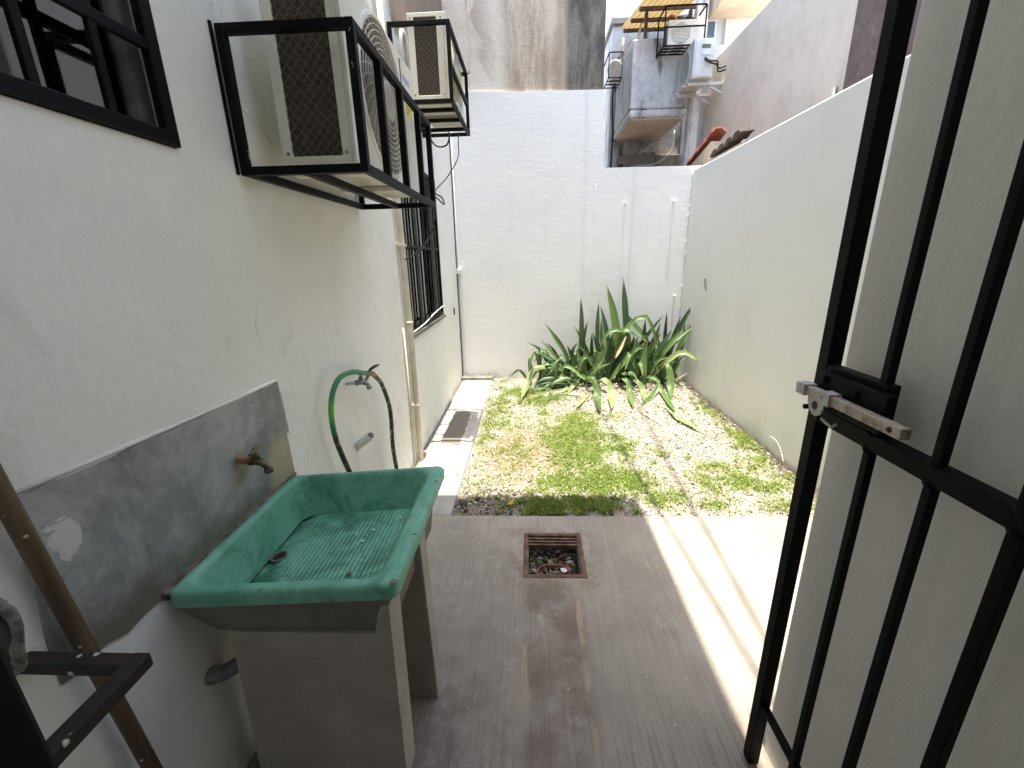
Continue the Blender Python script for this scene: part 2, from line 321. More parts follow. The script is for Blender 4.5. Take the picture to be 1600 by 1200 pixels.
dk = k.mix(k.mr(pt, .54, .60), (.018, .020, .019), (.42, .40, .37)); dk = k.mix(k.mr(k.noise(40, 4), .52, .58, 0, .6), dk, (.03, .16, .09))
gm = k.ma('MULTIPLY', k.mr(z, .56, .64), k.mr(y, .18, .26, 1, 0)); gm = k.ma('MULTIPLY', gm, 1.0)
gc = k.mix(k.band(z, .66, .745, .03), (.02, .21, .10), (.10, .42, .05))
k.set('Base Color', k.mix(gm, dk, gc)); M['hose'] = k.m

# glass and curtains
k = N("window_glass"); k.set('Base Color', (.9, .95, .93)); k.set('Roughness', .03)
gl = k.n.new("ShaderNodeBsdfGlossy"); gl.inputs['Roughness'].default_value = .03; gl.inputs[0].default_value = (.85, .9, .88, 1)
tr = k.n.new("ShaderNodeBsdfTransparent"); tr.inputs[0].default_value = (.96, .98, .96, 1)
fr = k.n.new("ShaderNodeFresnel"); fr.inputs[0].default_value = 1.55
mx = k.n.new("ShaderNodeMixShader"); ad = k.ma('ADD', fr.outputs[0], .10); k.l.new(ad, mx.inputs[0]); k.l.new(tr.outputs[0], mx.inputs[1]); k.l.new(gl.outputs[0], mx.inputs[2]); k.l.new(mx.outputs[0], k.n["Material Output"].inputs[0]); M['glass'] = k.m
M['curtain'] = simple("grey_curtain", (.88, .88, .82), (.76, .76, .70), 5, .9)
M['alum'] = simple("aluminium_frame", (.20, .19, .17), (.30, .29, .27), 20, .4, 0, 60, .5)

# neighbours
k = N("stained_tall_wall"); k.set('Roughness', .9); x, y, z = k.sep()
w1 = k.ma('ADD', x, k.ma('MULTIPLY', k.ma('SUBTRACT', k.noise(1.6, 7, .7, k.map((1, 1, .5))), .5), .5))
pb = k.noise(2.2, 7, .7); stv = k.noise(3.0, 7, .7, k.map((2.4, 1, .45)))
fine = k.noise(16, 9, .8, k.map((1.6, 1, .35)))
beige = k.mix(k.mr(pb, .4, .65), (.64, .59, .53), (.55, .485, .42))
brown = k.mix(k.mr(stv, .36, .66), (.33, .26, .20), (.56, .48, .40))
grey = k.mix(k.mr(k.noise(3.5, 7, .75, k.map((2, 1, .6))), .38, .66), (.075, .068, .062), (.205, .188, .17))
c = k.mix(k.mr(w1, -.42, -.12), beige, brown); c = k.mix(k.mr(fine, .56, .66, 0, .4), c, (.17, .13, .10))
c = k.mix(k.mr(k.ma('ADD', x, k.ma('MULTIPLY', k.ma('SUBTRACT', stv, .5), .12)), .36, .46), c, grey)
pa = k.ma('MULTIPLY', k.mr(k.noise(1.1, 2, .4, k.map((1, 1, 1), (5, 0, 2))), .53, .545), k.mr(x, -.6, -.3, 1, 0))
c = k.mix(k.ma('MULTIPLY', pa, .7), c, (.34, .275, .235))
c = k.mix(k.ma('MULTIPLY', k.mr(x, -1.1, -.85, 1, 0), k.mr(stv, .35, .6, .4, 1)), c, (.12, .085, .06))
k.set('Base Color', c); n1 = k.bump(k.noise(30, 9, .7), .7, .008); k.bump(fine, .4, .006, n1); M['tall'] = k.m
def streaky(name, base, alt, stain, amt=.75, vs=.4, thr=(.46, .66)):
    k = N(name); k.set('Roughness', .9)
    st = k.noise(2.6, 7, .72, k.map((2.6, 2.6, vs))); b = k.noise(4, 7, .7)
    c = k.mix(k.mr(b, .4, .7), base, alt); c = k.mix(k.mr(st, thr[0], thr[1], 0, amt), c, stain)
    fine = k.noise(13, 9, .8, k.map((1.8, 1.8, .4))); c = k.mix(k.mr(fine, .58, .67, 0, .6), c, stain); k.set('Base Color', c); k.bump(k.noise(30, 6), .3, .006); return k.m
M['balcony'] = streaky("mouldy_white_wall", (.66, .655, .67), (.44, .43, .45), (.12, .115, .125), .9, .55, (.50, .68))
M['beige'] = streaky("beige_render_wall", (.78, .69, .60), (.69, .60, .51), (.40, .335, .27), .55, .45, (.54, .76))
M['soffit'] = simple("buff_soffit", (.66, .56, .44), (.54, .44, .34), 3, .9, .2)
M['maroon'] = streaky("dark_maroon_wall", (.14, .095, .095), (.20, .145, .14), (.42, .37, .34), .5, .6, (.60, .74))
M['brickwall'] = streaky("grey_block_wall", (.30, .27, .25), (.22, .20, .19), (.09, .08, .075), .6)
k = N("awning_sheet"); k.set('Roughness', .5); c = k.mix(k.noise(3, 5), (.25, .175, .075), (.36, .27, .14)); k.set('Base Color', c)
tr = k.n.new("ShaderNodeBsdfTranslucent"); k._in(tr.inputs[0], c); mx = k.n.new("ShaderNodeMixShader"); mx.inputs[0].default_value = .6
k.l.new(k.b.outputs[0], mx.inputs[1]); k.l.new(tr.outputs[0], mx.inputs[2]); k.l.new(mx.outputs[0], k.n["Material Output"].inputs[0]); M['awning'] = k.m
M['terracotta'] = simple("terracotta_tile", (.34, .095, .055), (.24, .07, .045), 12, .7, .3)
M['darktile'] = simple("dark_roof_tile", (.035, .025, .022), (.075, .045, .035), 12, .7, .3)
M['bluepane'] = simple("blue_tinted_pane", (.07, .13, .20), (.10, .18, .26), 2, .08)
M['palewall'] = streaky("pale_far_wall", (.74, .74, .75), (.62, .62, .64), (.30, .30, .32), .5)
M['palepane'] = simple("pale_pane", (.45, .55, .60), (.55, .62, .66), 3, .1)
M['oldsteel'] = simple("old_steel", (.07, .045, .04), (.13, .09, .075), 12, .8)
M['copper'] = simple("copper_line", (.55, .22, .13))
M['paper'] = simple("paper_scrap", (.75, .74, .72), (.6, .6, .6), 30)
M['litter'] = [simple("litter_dark", (.03, .022, .017), (.07, .05, .04), 20), simple("litter_brown", (.12, .075, .045), (.2, .14, .1), 20), simple("litter_grey", (.22, .21, .2), (.4, .38, .36), 20), simple("litter_red", (.35, .06, .03)), simple("litter_green", (.06, .14, .04))]
M['redwire'] = simple("red_wire", (.30, .075, .07), (.20, .10, .09), 30)

# ------------------------------------------------------------------ mesh helper
ORG = {}
class MB:
    def __init__(s): s.v = []; s.f = []; s.mi = []
    def add(s, vs, fs, mi=0):
        n = len(s.v); s.v += [tuple(p) for p in vs]; s.f += [tuple(i + n for i in q) for q in fs]; s.mi += [mi] * len(fs); return s
    def box(s, x0, x1, y0, y1, z0, z1, mi=0):
        vs = [(x, y, z) for x in (x0, x1) for y in (y0, y1) for z in (z0, z1)]
        return s.add(vs, [(0, 1, 3, 2), (4, 6, 7, 5), (0, 4, 5, 1), (2, 3, 7, 6), (0, 2, 6, 4), (1, 5, 7, 3)], mi)
    def bar(s, p0, p1, w, h=None, up=(0, 0, 1), mi=0):
        p0 = Vector(p0); p1 = Vector(p1); h = h or w; d = (p1 - p0).normalized(); up = Vector(up)
        if abs(d.dot(up)) > .95: up = Vector((1, 0, 0))
        a = d.cross(up).normalized() * w / 2; b = a.cross(d).normalized() * h / 2
        vs = [p + i * a + j * b for p in (p0, p1) for i, j in ((-1, -1), (1, -1), (1, 1), (-1, 1))]
        return s.add(vs, [(3, 2, 1, 0), (4, 5, 6, 7), (0, 1, 5, 4), (1, 2, 6, 5), (2, 3, 7, 6), (3, 0, 4, 7)], mi)
    def tube(s, pts, r, n=8, closed=False, caps=True, mi=0):
        pts = [Vector(p) for p in pts]; m = len(pts); rs = r if isinstance(r, (list, tuple)) else [r] * m
        ref = None; vs = []
        for i, p in enumerate(pts):
            if closed: d = pts[(i + 1) % m] - pts[i - 1]
            else: d = pts[min(i + 1, m - 1)] - pts[max(i - 1, 0)]
            d.normalize()
            if ref is None: ref = d.orthogonal().normalized()
            ref = (ref - d * ref.dot(d)).normalized(); b = d.cross(ref)
            for k in range(n):
                a = 2 * math.pi * k / n; vs.append(p + (ref * math.cos(a) + b * math.sin(a)) * rs[i])
        fs = []
        for i in range(m if closed else m - 1):
            j = (i + 1) % m
            for k in range(n): fs.append((i * n + k, i * n + (k + 1) % n, j * n + (k + 1) % n, j * n + k))
        if caps and not closed: fs += [tuple(range(n - 1, -1, -1)), tuple(range((m - 1) * n, m * n))]
        return s.add(vs, fs, mi)
    def plate(s, axis, a, b, t, holes=(), mi=0):
        """slab with rectangular holes: axis normal, ranges a and b of the other two axes (in xyz order), t thickness range"""
        A = sorted(set(list(a) + [q for h in holes for q in h[:2]])); B = sorted(set(list(b) + [q for h in holes for q in h[2:]]))
        P = {'x': lambda u, v, w: (w, u, v), 'y': lambda u, v, w: (u, w, v), 'z': lambda u, v, w: (u, v, w)}[axis]
        idx = {}; vs = []; fs = []
        def V(i, j, k):
            if (i, j, k) not in idx: idx[(i, j, k)] = len(vs); vs.append(P(A[i], B[j], t[k]))
            return idx[(i, j, k)]
        def full(i, j):
            if not (0 <= i < len(A) - 1 and 0 <= j < len(B) - 1): return False
            ca = (A[i] + A[i + 1]) / 2; cb = (B[j] + B[j + 1]) / 2
            return not any(h[0] < ca < h[1] and h[2] < cb < h[3] for h in holes)
        for i in range(len(A) - 1):
            for j in range(len(B) - 1):
                if not full(i, j): continue
                for k in (0, 1): fs.append((V(i, j, k), V(i + 1, j, k), V(i + 1, j + 1, k), V(i, j + 1, k)))
                for (di, dj, p, q) in ((-1, 0, (i, j), (i, j + 1)), (1, 0, (i + 1, j), (i + 1, j + 1)), (0, -1, (i, j), (i + 1, j)), (0, 1, (i, j + 1), (i + 1, j + 1))):
                    if not full(i + di, j + dj): fs.append((V(*p, 0), V(*q, 0), V(*q, 1), V(*p, 1)))
        return s.add(vs, fs, mi)
    def poly(s, pts, off, mi=0):
        """prism: polygon pts extruded by vector off"""
        n = len(pts); off = Vector(off); vs = [Vector(p) for p in pts] + [Vector(p) + off for p in pts]
        return s.add(vs, [tuple(range(n)), tuple(range(2 * n - 1, n - 1, -1))] + [(i, (i + 1) % n, n + (i + 1) % n, n + i) for i in range(n)], mi)
    def xf(s, mtx):
        s.v = [tuple(mtx @ Vector(p)) for p in s.v]; return s
    def build(s, name, mat, parent=None, smooth=False, bevel=0, base=False, seg=2):
        v = np.array(s.v, dtype=float)
        off = np.zeros(3)
        if parent is not None: off = np.array(ORG.get(parent.name, (0, 0, 0)), dtype=float)
        elif base:
            off = np.array([(v[:, 0].min() + v[:, 0].max()) / 2, (v[:, 1].min() + v[:, 1].max()) / 2, v[:, 2].min()])
        me = bpy.data.meshes.new(name); me.from_pydata((v - off).tolist(), [], s.f)
        mats = mat if isinstance(mat, list) else [mat]
        for q in mats: me.materials.append(q)
        if len(mats) > 1: me.polygons.foreach_set('material_index', s.mi)
        bm = bmesh.new(); bm.from_mesh(me); bmesh.ops.recalc_face_normals(bm, faces=bm.faces); bm.to_mesh(me); bm.free()
        if smooth: me.polygons.foreach_set('use_smooth', [True] * len(me.polygons))
        me.update()
        o = bpy.data.objects.new(name, me); C.objects.link(o)
        if parent is not None: o.parent = parent; ORG[o.name] = tuple(off)
        else: o.location = off; ORG[o.name] = tuple(off)
        if bevel:
            b = o.modifiers.new("bevel", 'BEVEL'); b.width = bevel; b.segments = seg; b.limit_method = 'ANGLE'; b.angle_limit = R(35)
        return o
def tag(o, label=None, cat=None, group=None, kind=None):
    if label: o['label'] = label
    if cat: o['category'] = cat
    if group: o['group'] = group
    if kind: o['kind'] = kind
    return o
def thing(name, label, cat, loc=(0, 0, 0), group=None):
    o = bpy.data.objects.new(name, None); C.objects.link(o); o.location = loc; o.empty_display_size = .1
    ORG[o.name] = tuple(loc); return tag(o, label, cat, group)
def B(x0, x1, y0, y1, z0, z1): return MB().box(x0, x1, y0, y1, z0, z1)
def spline(pts, n):
    """Catmull-Rom through pts, n samples"""
    P = [Vector(p) for p in pts]; P = [2 * P[0] - P[1]] + P + [2 * P[-1] - P[-2]]; m = len(P) - 3; out = []
    for i in range(n):
        t = i / (n - 1) * m; k = min(int(t), m - 1); t -= k; a, b, c, d = P[k:k + 4]
        out.append(.5 * ((2 * b) + (c - a) * t + (2 * a - 5 * b + 4 * c - d) * t * t + (3 * b - a - 3 * c + d) * t ** 3))
    return out

XL = -0.90; XR = 1.85; YB = 5.318
# ------------------------------------------------------------------ ground, floor, strip
def grid(x0, x1, y0, y1, nx, ny, fn):
    vs = []; fs = []
    for j in range(ny + 1):
        for i in range(nx + 1):
            x = x0 + (x1 - x0) * i / nx; y = y0 + (y1 - y0) * j / ny; vs.append((x, y, fn(x, y)))
    for j in range(ny):
        for i in range(nx): a = j * (nx + 1) + i; fs.append((a, a + 1, a + nx + 2, a + nx + 1))
    return MB().add(vs, fs)
from mathutils import noise as mn
def gz(x, y):
    h = -.022 + .022 * mn.noise((x * 1.6, y * 1.6, 0)) + .010 * mn.noise((x * 6, y * 6, 3)) + .005 * mn.noise((x * 19, y * 19, 5))
    h += .03 * max(0, min(1, (x - 1.5) / .3)) + .05 * math.exp(-((y - 4.9) / .5) ** 2 - ((x - 1) / .9) ** 2)
    if y < 2.35: h = min(h, -.012)
    if x < -.4: h = min(h, -.010)
    return h
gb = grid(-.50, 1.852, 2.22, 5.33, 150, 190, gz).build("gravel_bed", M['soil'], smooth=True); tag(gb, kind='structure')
far = MB().box(-60, 60, -60, 60, -1.2, -.35).build("ground", M['soil']); tag(far, kind='structure')
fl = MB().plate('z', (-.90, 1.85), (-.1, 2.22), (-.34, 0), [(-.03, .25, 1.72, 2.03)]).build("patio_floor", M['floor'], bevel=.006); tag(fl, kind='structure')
stp = MB().box(-.90, -.50, 2.222, 5.318, -.34, -.002).build("concrete_path", M['strip'], bevel=.008); tag(stp, kind='structure')
MB().add([(-.775, 4.09, -.0), (-.592, 4.09, -.0), (-.565, 3.08, -.0), (-.79, 3.08, -.0), (-.775, 4.09, .005), (-.592, 4.09, .005), (-.565, 3.08, .005), (-.79, 3.08, .005)],
         [(0, 1, 2, 3), (4, 5, 6, 7), (0, 1, 5, 4), (1, 2, 6, 5), (2, 3, 7, 6), (3, 0, 4, 7)]).build("cover_slab", M['cover'], stp, bevel=.002)
kb = MB().box(-.898, -.49, 5.20, 5.316, -.002, .035).build("end_kerb", M['damp'], stp, bevel=.006)

# ------------------------------------------------------------------ the house wall on the left, its windows
W1 = (.38, 1.172, 1.788, 2.75); W2 = (3.13, 4.31, .965, 2.22)
hw = MB().plate('x', (-.1, 5.318), (-.34, 5.2), (-1.12, XL), [W1, W2]).build("house_wall", M['left'], bevel=.004)
tag(hw, "white painted left wall of the house with two black barred windows and a grey cement panel", "wall")
def window(w, yb, inner_bars, hbars, far_trim):
    y0, y1, z0, z1 = w
    win = MB().plate('x', (y0 + .002, y1 - .002), (z0 + .002, z1 - .002), (-.978, -.942), [(y0 + .04, (y0 + y1) / 2 - .02, z0 + .04, z1 - .04), ((y0 + y1) / 2 + .02, y1 - .04, z0 + .04, z1 - .04)]).build("window", M['alum'], hw)
    for a, b in ((y0 + .035, (y0 + y1) / 2 - .015), ((y0 + y1) / 2 + .015, y1 - .035)):
        MB().box(-.962, -.957, a, b, z0 + .035, z1 - .035).build("pane", M['glass'], win)
    mb = MB(); n = 160; vs = []
    for i in range(n + 1):
        y = y0 - .05 + (y1 - y0 + .1) * i / n; x = -1.002 - .012 * math.sin(i * .62) - .008 * math.sin(i * .23 + 1)
        vs += [(x, y, z0 - .05), (x, y, z1 + .05)]
    mb.add(vs, [(2 * i, 2 * i + 2, 2 * i + 3, 2 * i + 1) for i in range(n)])
    mb.build("curtain", M['curtain'], win, smooth=True)
    g = MB().plate('x', (y0 + .001, y1 - .001), (z0 + .001, z1 - .001), (-.910, -.888), [(y0 + .035, y1 - .037, z0 + .034, z1 - .035)]).build("window_grille", M['black'], hw, bevel=.003)
    for y in yb: MB().box(-.905, -.893, y - inner_bars / 2, y + inner_bars / 2, z0 + .03, z1 - .03).build("bar", M['black'], g, bevel=.002)
    for z in hbars: MB().box(-.9065, -.891, y0 + .03, y1 - .03, z - .012, z + .012).build("crossbar", M['black'], g, bevel=.002)
    return win
w1 = window(W1, (.545, .70, .853, 1.003), .019, (2.0, 2.38), 0)
w2 = window(W2, (3.255, 3.42, 3.585, 3.755, 3.955, 4.165), .022, (1.60,), 0)
MB().box(-.898, -.872, 3.10, 4.33, .935, .962).build("window_sill", M['damp'], hw, bevel=.004)
# dark room behind the windows
rm = MB()
rm.box(-2.2, -2.15, -.1, 5.3, -.3, 4.0); rm.box(-2.15, -1.125, -.1, 5.3, 3.95, 4.0); rm.box(-2.15, -1.125, -.1, 5.3, -.3, -.25); rm.box(-2.15, -1.125, -.15, -.1, -.25, 3.95); rm.box(-2.15, -1.125, 5.25, 5.3, -.25, 3.95)
rm.build("room", M['house'], hw)
# cement panel: ragged lower and left edges
pts = [(.566, .742)]
random.seed(3)
for i in range(1, 19):
    y = .566 + (1.388 - .566) * i / 19; base = .742 if y < .68 else (.728 if y < .80 else .70)
    pts.append((y, base + random.uniform(-.012, .012)))
pts += [(1.390 + random.uniform(-.004, .003), .745 + .05 * i) for i in range(7)] + [(1.387, 1.098)]
pts += [(1.387 - .046 * i, 1.098 + .0012 * i + random.uniform(-.005, .003)) for i in range(1, 17)] + [(.605, 1.117)]
pts += [(.603 - .005 * i + random.uniform(-.006, .004), 1.117 - .047 * i) for i in range(1, 8)]
MB().poly([(XL + .0005, y, z) for y, z in pts], (.005, 0, 0)).build("cement_panel", M['cement'], hw)
# plaster ridge above the panel
rg = [(XL + .002, y, z) for y, z in ((.60, 1.128), (.80, 1.121), (1.0, 1.114), (1.2, 1.109), (1.388, 1.106), (1.400, 1.05), (1.404, .90))]
MB().tube(rg, [.004, .006, .005, .007, .006, .005, .003], 6).build("plaster_ridge", M['left'], hw, smooth=True)
# white cord across the second window and a pale conduit beside the downpipe
MB().tube(spline([(-.875, 3.10, .985), (-.872, 3.45, 1.0), (-.875, 3.85, 1.035), (-.874, 4.2, 1.055), (-.885, 4.35, 1.05)], 24), .006, 6).build("loose_cord", M['whiteplastic'], hw, smooth=True)

# ------------------------------------------------------------------ other walls
bw = MB()
bw.add([(-1.12, YB, -.34), (.825, YB, -.34), (2.0, YB, -.34), (2.0, YB, 2.455), (.825, YB, 2.462), (.825, YB, 3.232), (-.1, YB, 3.245), (-1.12, YB, 3.285)] +
       [(x, YB + .16, z) for x, z in ((-1.12, -.34), (.825, -.34), (2.0, -.34), (2.0, 2.455), (.825, 2.462), (.825, 3.232), (-.1, 3.245), (-1.12, 3.285))],
       [(0, 1, 4, 5, 6, 7), (1, 2, 3, 4), (8, 15, 14, 13, 12, 9), (9, 12, 11, 10)] + [(i, (i + 1) % 8, 8 + (i + 1) % 8, 8 + i) for i in range(8)])
bw = bw.build("back_wall", M['back']); tag(bw, "rough white wall across the back of the yard, lower on its right half, behind the spiky plants", "wall")
# seam where an old wall joins, as a rough raised line
MB().tube([(.757 + random.uniform(-.006, .006), YB - .0005, 2.3 - i * .055) for i in range(42)], [random.uniform(.0006, .0028) for _ in range(42)], 5).build("plaster_seam", M['back'], bw, smooth=True)
MB().tube([(1.855 + random.uniform(-.02, .02), YB - .002, 2.40 - i * .03) for i in range(60)], [random.uniform(.002, .010) for _ in range(60)], 6).build("plaster_lump", M['back'], bw, smooth=True)
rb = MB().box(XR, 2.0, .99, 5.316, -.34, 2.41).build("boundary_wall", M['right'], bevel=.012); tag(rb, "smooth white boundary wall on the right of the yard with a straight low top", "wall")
sw = MB().box(.727, 1.999, .122, .980, -.34, 2.41).build("side_wall", M['side'], bevel=.006, seg=3); tag(sw, "dim beige grey wall right behind the bars of the open black gate", "wall")
fw = MB().plate('y', (-1.12, 1.995), (-.34, 5.2), (-.08, .12), [(-.305, .70, -.35, 2.25)]).build("front_wall", M['house'], bevel=.004); tag(fw, "white house wall around the doorway with the black gate frame", "wall")
room = MB()
room.box(-1.15, 2.05, -3.5, -.082, -.34, -.004); room.box(-1.15, 2.05, -3.5, -.082, 2.6, 2.7); room.box(-1.2, -1.15, -3.5, -.082, -.34, 2.7); room.box(2.05, 2.1, -3.5, -.082, -.34, 2.7); room.box(-1.2, 2.1, -3.55, -3.5, -.34, 2.7)
room.build("inner_room", M['house'], fw)
rs_ = MB().box(-.898, .685, .122, 2.275, 4.4, 4.54).build("roof_slab", M['roofslab'], bevel=.01); tag(rs_, "flat concrete roof slab of the house overhanging the wash area", "roof")
for (xa, xb, yb_, lab) in ((.872, -.10, 21.0, "thin black cable rising from the side wall over the back of the yard, left one"), (.870, 2.24, 21.0, "thin black cable rising from the side wall over the yard, right one")):
    pts = [Vector((xa, .122, 4.55)).lerp(Vector((xb, yb_, 12.8)), t / 12) - Vector((0, 0, .25 * math.sin(math.pi * t / 12))) for t in range(13)]
    tag(MB().tube(pts, .0135, 8).build("overhead_cable", M['wire'], smooth=True), lab, "cable", "overhead cables")

# nails in the back wall
for i, (x, z, r, l) in enumerate(((-.219, 2.442, .004, .022), (1.102, 2.082, .008, .045), (1.657, 2.088, .011, .035), (.18, 2.17, .004, .02), (.51, 2.17, .003, .02), (1.76, 1.02, .009, .025), (1.05, 2.3, .0, 0))):
    if r == 0: continue
    o = MB().tube([(x, YB + .01, z), (x, YB - l * .7, z + .004), (x, YB - l, z + .006)], [r, r, r * 1.5], 8).build("wall_nail", M['back'], base=True)
    lab = ["thin painted nail highest on the left half of the back wall", "painted nail casting a long streak left of centre above the spiky plants", "thick painted plug in the back wall near the right corner above the plants", "small painted nail in the middle of the back wall, left one of a close pair", "small painted nail in the middle of the back wall, right one of a close pair", "painted stub in the back wall low by the right corner"][i]
    tag(o, lab, "nail", "painted nails in the back wall")
# black wire loop on boundary wall above the plants
o = MB().tube(spline([(XR - .002, 4.60, 1.13), (XR - .02, 4.60, 1.18), (XR - .012, 4.64, 1.25), (XR - .02, 4.57, 1.20), (XR - .015, 4.60, 1.15)], 20), .003, 5).build("wire_loop", M['wire'], base=True, smooth=True)
tag(o, "small black wire loop on the right boundary wall above the plant tips", "wire")

# ------------------------------------------------------------------ drain
dr = thing("floor_drain", "open square floor drain with rusty brown frame full of litter", "drain", (.11, 1.875, 0))
MB().plate('z', (-.048, .268), (1.702, 2.05), (-.012, .004), [(-.026, .246, 1.724, 2.026)]).build("frame", M['rust'], dr, bevel=.003)
MB().plate('z', (-.0295, .2495), (1.7205, 2.0295), (-.30, -.0125), [(-.022, .242, 1.728, 2.022)]).build("pit_wall", M['damp'], dr)
MB().box(-.022, .242, 1.728, 2.022, -.30, -.10).build("pit_floor", M['litter'][0], dr)
for y in (2.008, 1.982, 1.956): MB().box(-.0255, .2455, y - .006, y + .006, -.022, -.002).build("grate_bar", M['rust'], dr)
lt = MB(); random.seed(11)
for i in range(330):
    x = random.uniform(-.015, .235); y = random.uniform(1.735, 2.015); z = -.098 + random.uniform(0, .03)
    l = random.uniform(.006, .030); w = l * random.uniform(.15, .55); mtx = Matrix.Translation((x, y, z)) @ Matrix.Rotation(random.uniform(0, 6.28), 4, 'Z') @ Matrix.Rotation(random.uniform(-.6, .6), 4, 'X')
    q = MB().add([(-l, 0, 0), (0, -w, .002), (l, 0, .001), (0, w, .002), (0, 0, .006)], [(0, 1, 4), (1, 2, 4), (2, 3, 4), (3, 0, 4)], random.choice([0, 0, 0, 0, 1, 1, 1, 2, 2, 4] + ([3] if i % 12 == 0 else [])))
    q.xf(mtx); lt.add(q.v, q.f); lt.mi[-4:] = q.mi
o = lt.build("drain_litter", M['litter']); tag(o, "dark dead leaves and rubbish lying in the floor drain", "litter", kind='stuff')
for i, (x, y, s, lab) in enumerate(((.165, 1.83, .021, "larger white paper scrap in the floor drain beside the red ring"), (.175, 1.775, .015, "small white paper scrap near the front of the drain"), (.208, 1.768, .014, "small white paper scrap in the front right corner of the drain"), (.085, 1.765, .013, "narrow white scrap inside the red ring in the drain"))):
    n = 7; pts = [(x + s * (.7 + .4 * random.random()) * math.cos(a * 6.283 / n) * (1.0 if i < 3 else 1.6), y + s * (.7 + .4 * random.random()) * math.sin(a * 6.283 / n) * (1.0 if i < 3 else .5), -.062 + random.uniform(-.003, .003)) for a in range(n)]
    tag(MB().poly(pts, (0, 0, .002)).build("paper_scrap", M['paper'], base=True), lab, "paper", "white scraps in the drain")
o = MB().tube([(.105 + .085 * math.cos(a * .2618), 1.80 + .075 * math.sin(a * .2618), -.064 + .006 * math.sin(a * .8)) for a in range(24)], .0045, 6, closed=True).build("red_ring", M['redwire'], base=True, smooth=True); tag(o, "faded red wire ring lying in the drain litter", "ring")

# ------------------------------------------------------------------ sink
sk = thing("laundry_sink", "green painted cement laundry sink with a ribbed washboard floor on concrete slab legs", "sink", (-.6, 1.1, 0))
OUT = [Vector(p) for p in ((-.897, .792, .737), (-.330, .815, .753), (-.326, 1.425, .757), (-.897, 1.380, .738))]  # NL NR FR FL
def quad(P, s, t): return (P[0] * (1 - s) + P[1] * s) * (1 - t) + (P[3] * (1 - s) + P[2] * s) * t
def rrect(P, r, dz=0.0, per=7):
    """rounded rectangle ring inside corner quad P"""
    wx = (P[1] - P[0]).length; wy = (P[3] - P[0]).length; a = r / wx; b = r / wy; out = []
    for (cs, ct, a0) in ((1 - a, b, -90), (1 - a, 1 - b, 0), (a, 1 - b, 90), (a, b, 180)):
        for i in range(per):
            th = R(a0 + 90 * i / (per - 1)); q = quad(P, cs + a * math.cos(th), ct + b * math.sin(th)); out.append(q + Vector((0, 0, dz)))
    return out
def inset(P, l, r, n, f):
    wx = (P[1] - P[0]).length; wy = (P[3] - P[0]).length
    return [quad(P, l / wx, n / wy), quad(P, 1 - r / wx, n / wy), quad(P, 1 - r / wx, 1 - f / wy), quad(P, l / wx, 1 - f / wy)]
def rings(mb, rs, close_last=False, close_first=False):
    n = len(rs[0]); vs = [p for r in rs for p in r]; fs = []
    for i in range(len(rs) - 1):
        for k in range(n): fs.append((i * n + k, i * n + (k + 1) % n, (i + 1) * n + (k + 1) % n, (i + 1) * n + k))
    if close_last: fs.append(tuple(range((len(rs) - 1) * n, len(rs) * n)))
    if close_first: fs.append(tuple(range(n - 1, -1, -1)))
    mb.add(vs, fs)
IN = inset(OUT, .026, .052, .034, .020)
FLR = [Vector(p) for p in ((-.840, .865, .592), (-.425, .880, .622), (-.425, 1.345, .622), (-.842, 1.325, .598))]
def lerpq(A, Bq, t): return [a * (1 - t) + b * t for a, b in zip(A, Bq)]
mb = MB()
o4 = inset(OUT, 0, .004, .004, .004)
wob_ = lambda rg, amp, s: [p + Vector((mn.noise(p * 9 + Vector((s, 0, 0))), mn.noise(p * 9 + Vector((0, s, 5))), mn.noise(p * 9 + Vector((3, 0, s))))) * amp for p in rg]
rings(mb, [wob_(rrect(OUT, .030, -.040), .004, 1), wob_(rrect(OUT, .030, -.028), .003, 2), rrect(OUT, .030, -.009), rrect(o4, .030, -.001), rrect(inset(OUT, .004, .012, .010, .008), .03, .001),
           rrect(inset(OUT, .018, .040, .024, .014), .035, .000), rrect(IN, .040, -.004), rrect(lerpq(IN, FLR, .10), .045, -.006), rrect(lerpq(IN, FLR, .5), .05, -.004), rrect(lerpq(IN, FLR, .85), .05, -.002), rrect(lerpq(IN, FLR, .97), .045, 0.0), rrect(FLR, .042, .0)])
mb.build("basin", M['sink'], sk, smooth=True)
# ribbed floor: ridges run away from the viewer
nr = 30; sub = 4; nx = nr * sub; ny = 26; vs = []; fs = []
FB = inset(FLR, -.012, -.010, -.010, -.010)
for j in range(ny + 1):
    for i in range(nx + 1):
        s = i / nx; t = j / ny; p = quad(FB, s, t)
        e = min(1, max(0, (s - .16) / .04)) * min(1, t / .06) * min(1, (1 - t) / .06) * min(1, (1 - s) / .03)
        p.z += .0042 * e * (.5 + .5 * math.cos(2 * math.pi * i / sub)) * (.75 + .4 * mn.noise((s * 6, t * 4, 0))) - .010 * (1 - min(1, max(0, (s - .05) / .10))) + .002 * mn.noise((s * 9, t * 9, 2))
        vs.append(p)
for j in range(ny):
    for i in range(nx): a = j * (nx + 1) + i; fs.append((a, a + 1, a + nx + 2, a + nx + 1))
MB().add(vs, fs).build("washboard", M['sinkwet'], sk)
dc = Vector((-.814, 1.105, .597))
hole = MB().tube([dc + Vector((.024 * math.cos(a * .393), .024 * math.sin(a * .393), .002 * math.cos(a * .393))) for a in range(16)], .004, 6, closed=True)
hole = hole.build("drain_hole", M['greypipe'], sk, smooth=True)
MB().poly([dc + Vector((.022 * math.cos(a * .393), .022 * math.sin(a * .393), .002 * math.cos(a * .393))) for a in range(16)], (0, 0, -.012)).build("drain_cavity", M['dark'], hole)
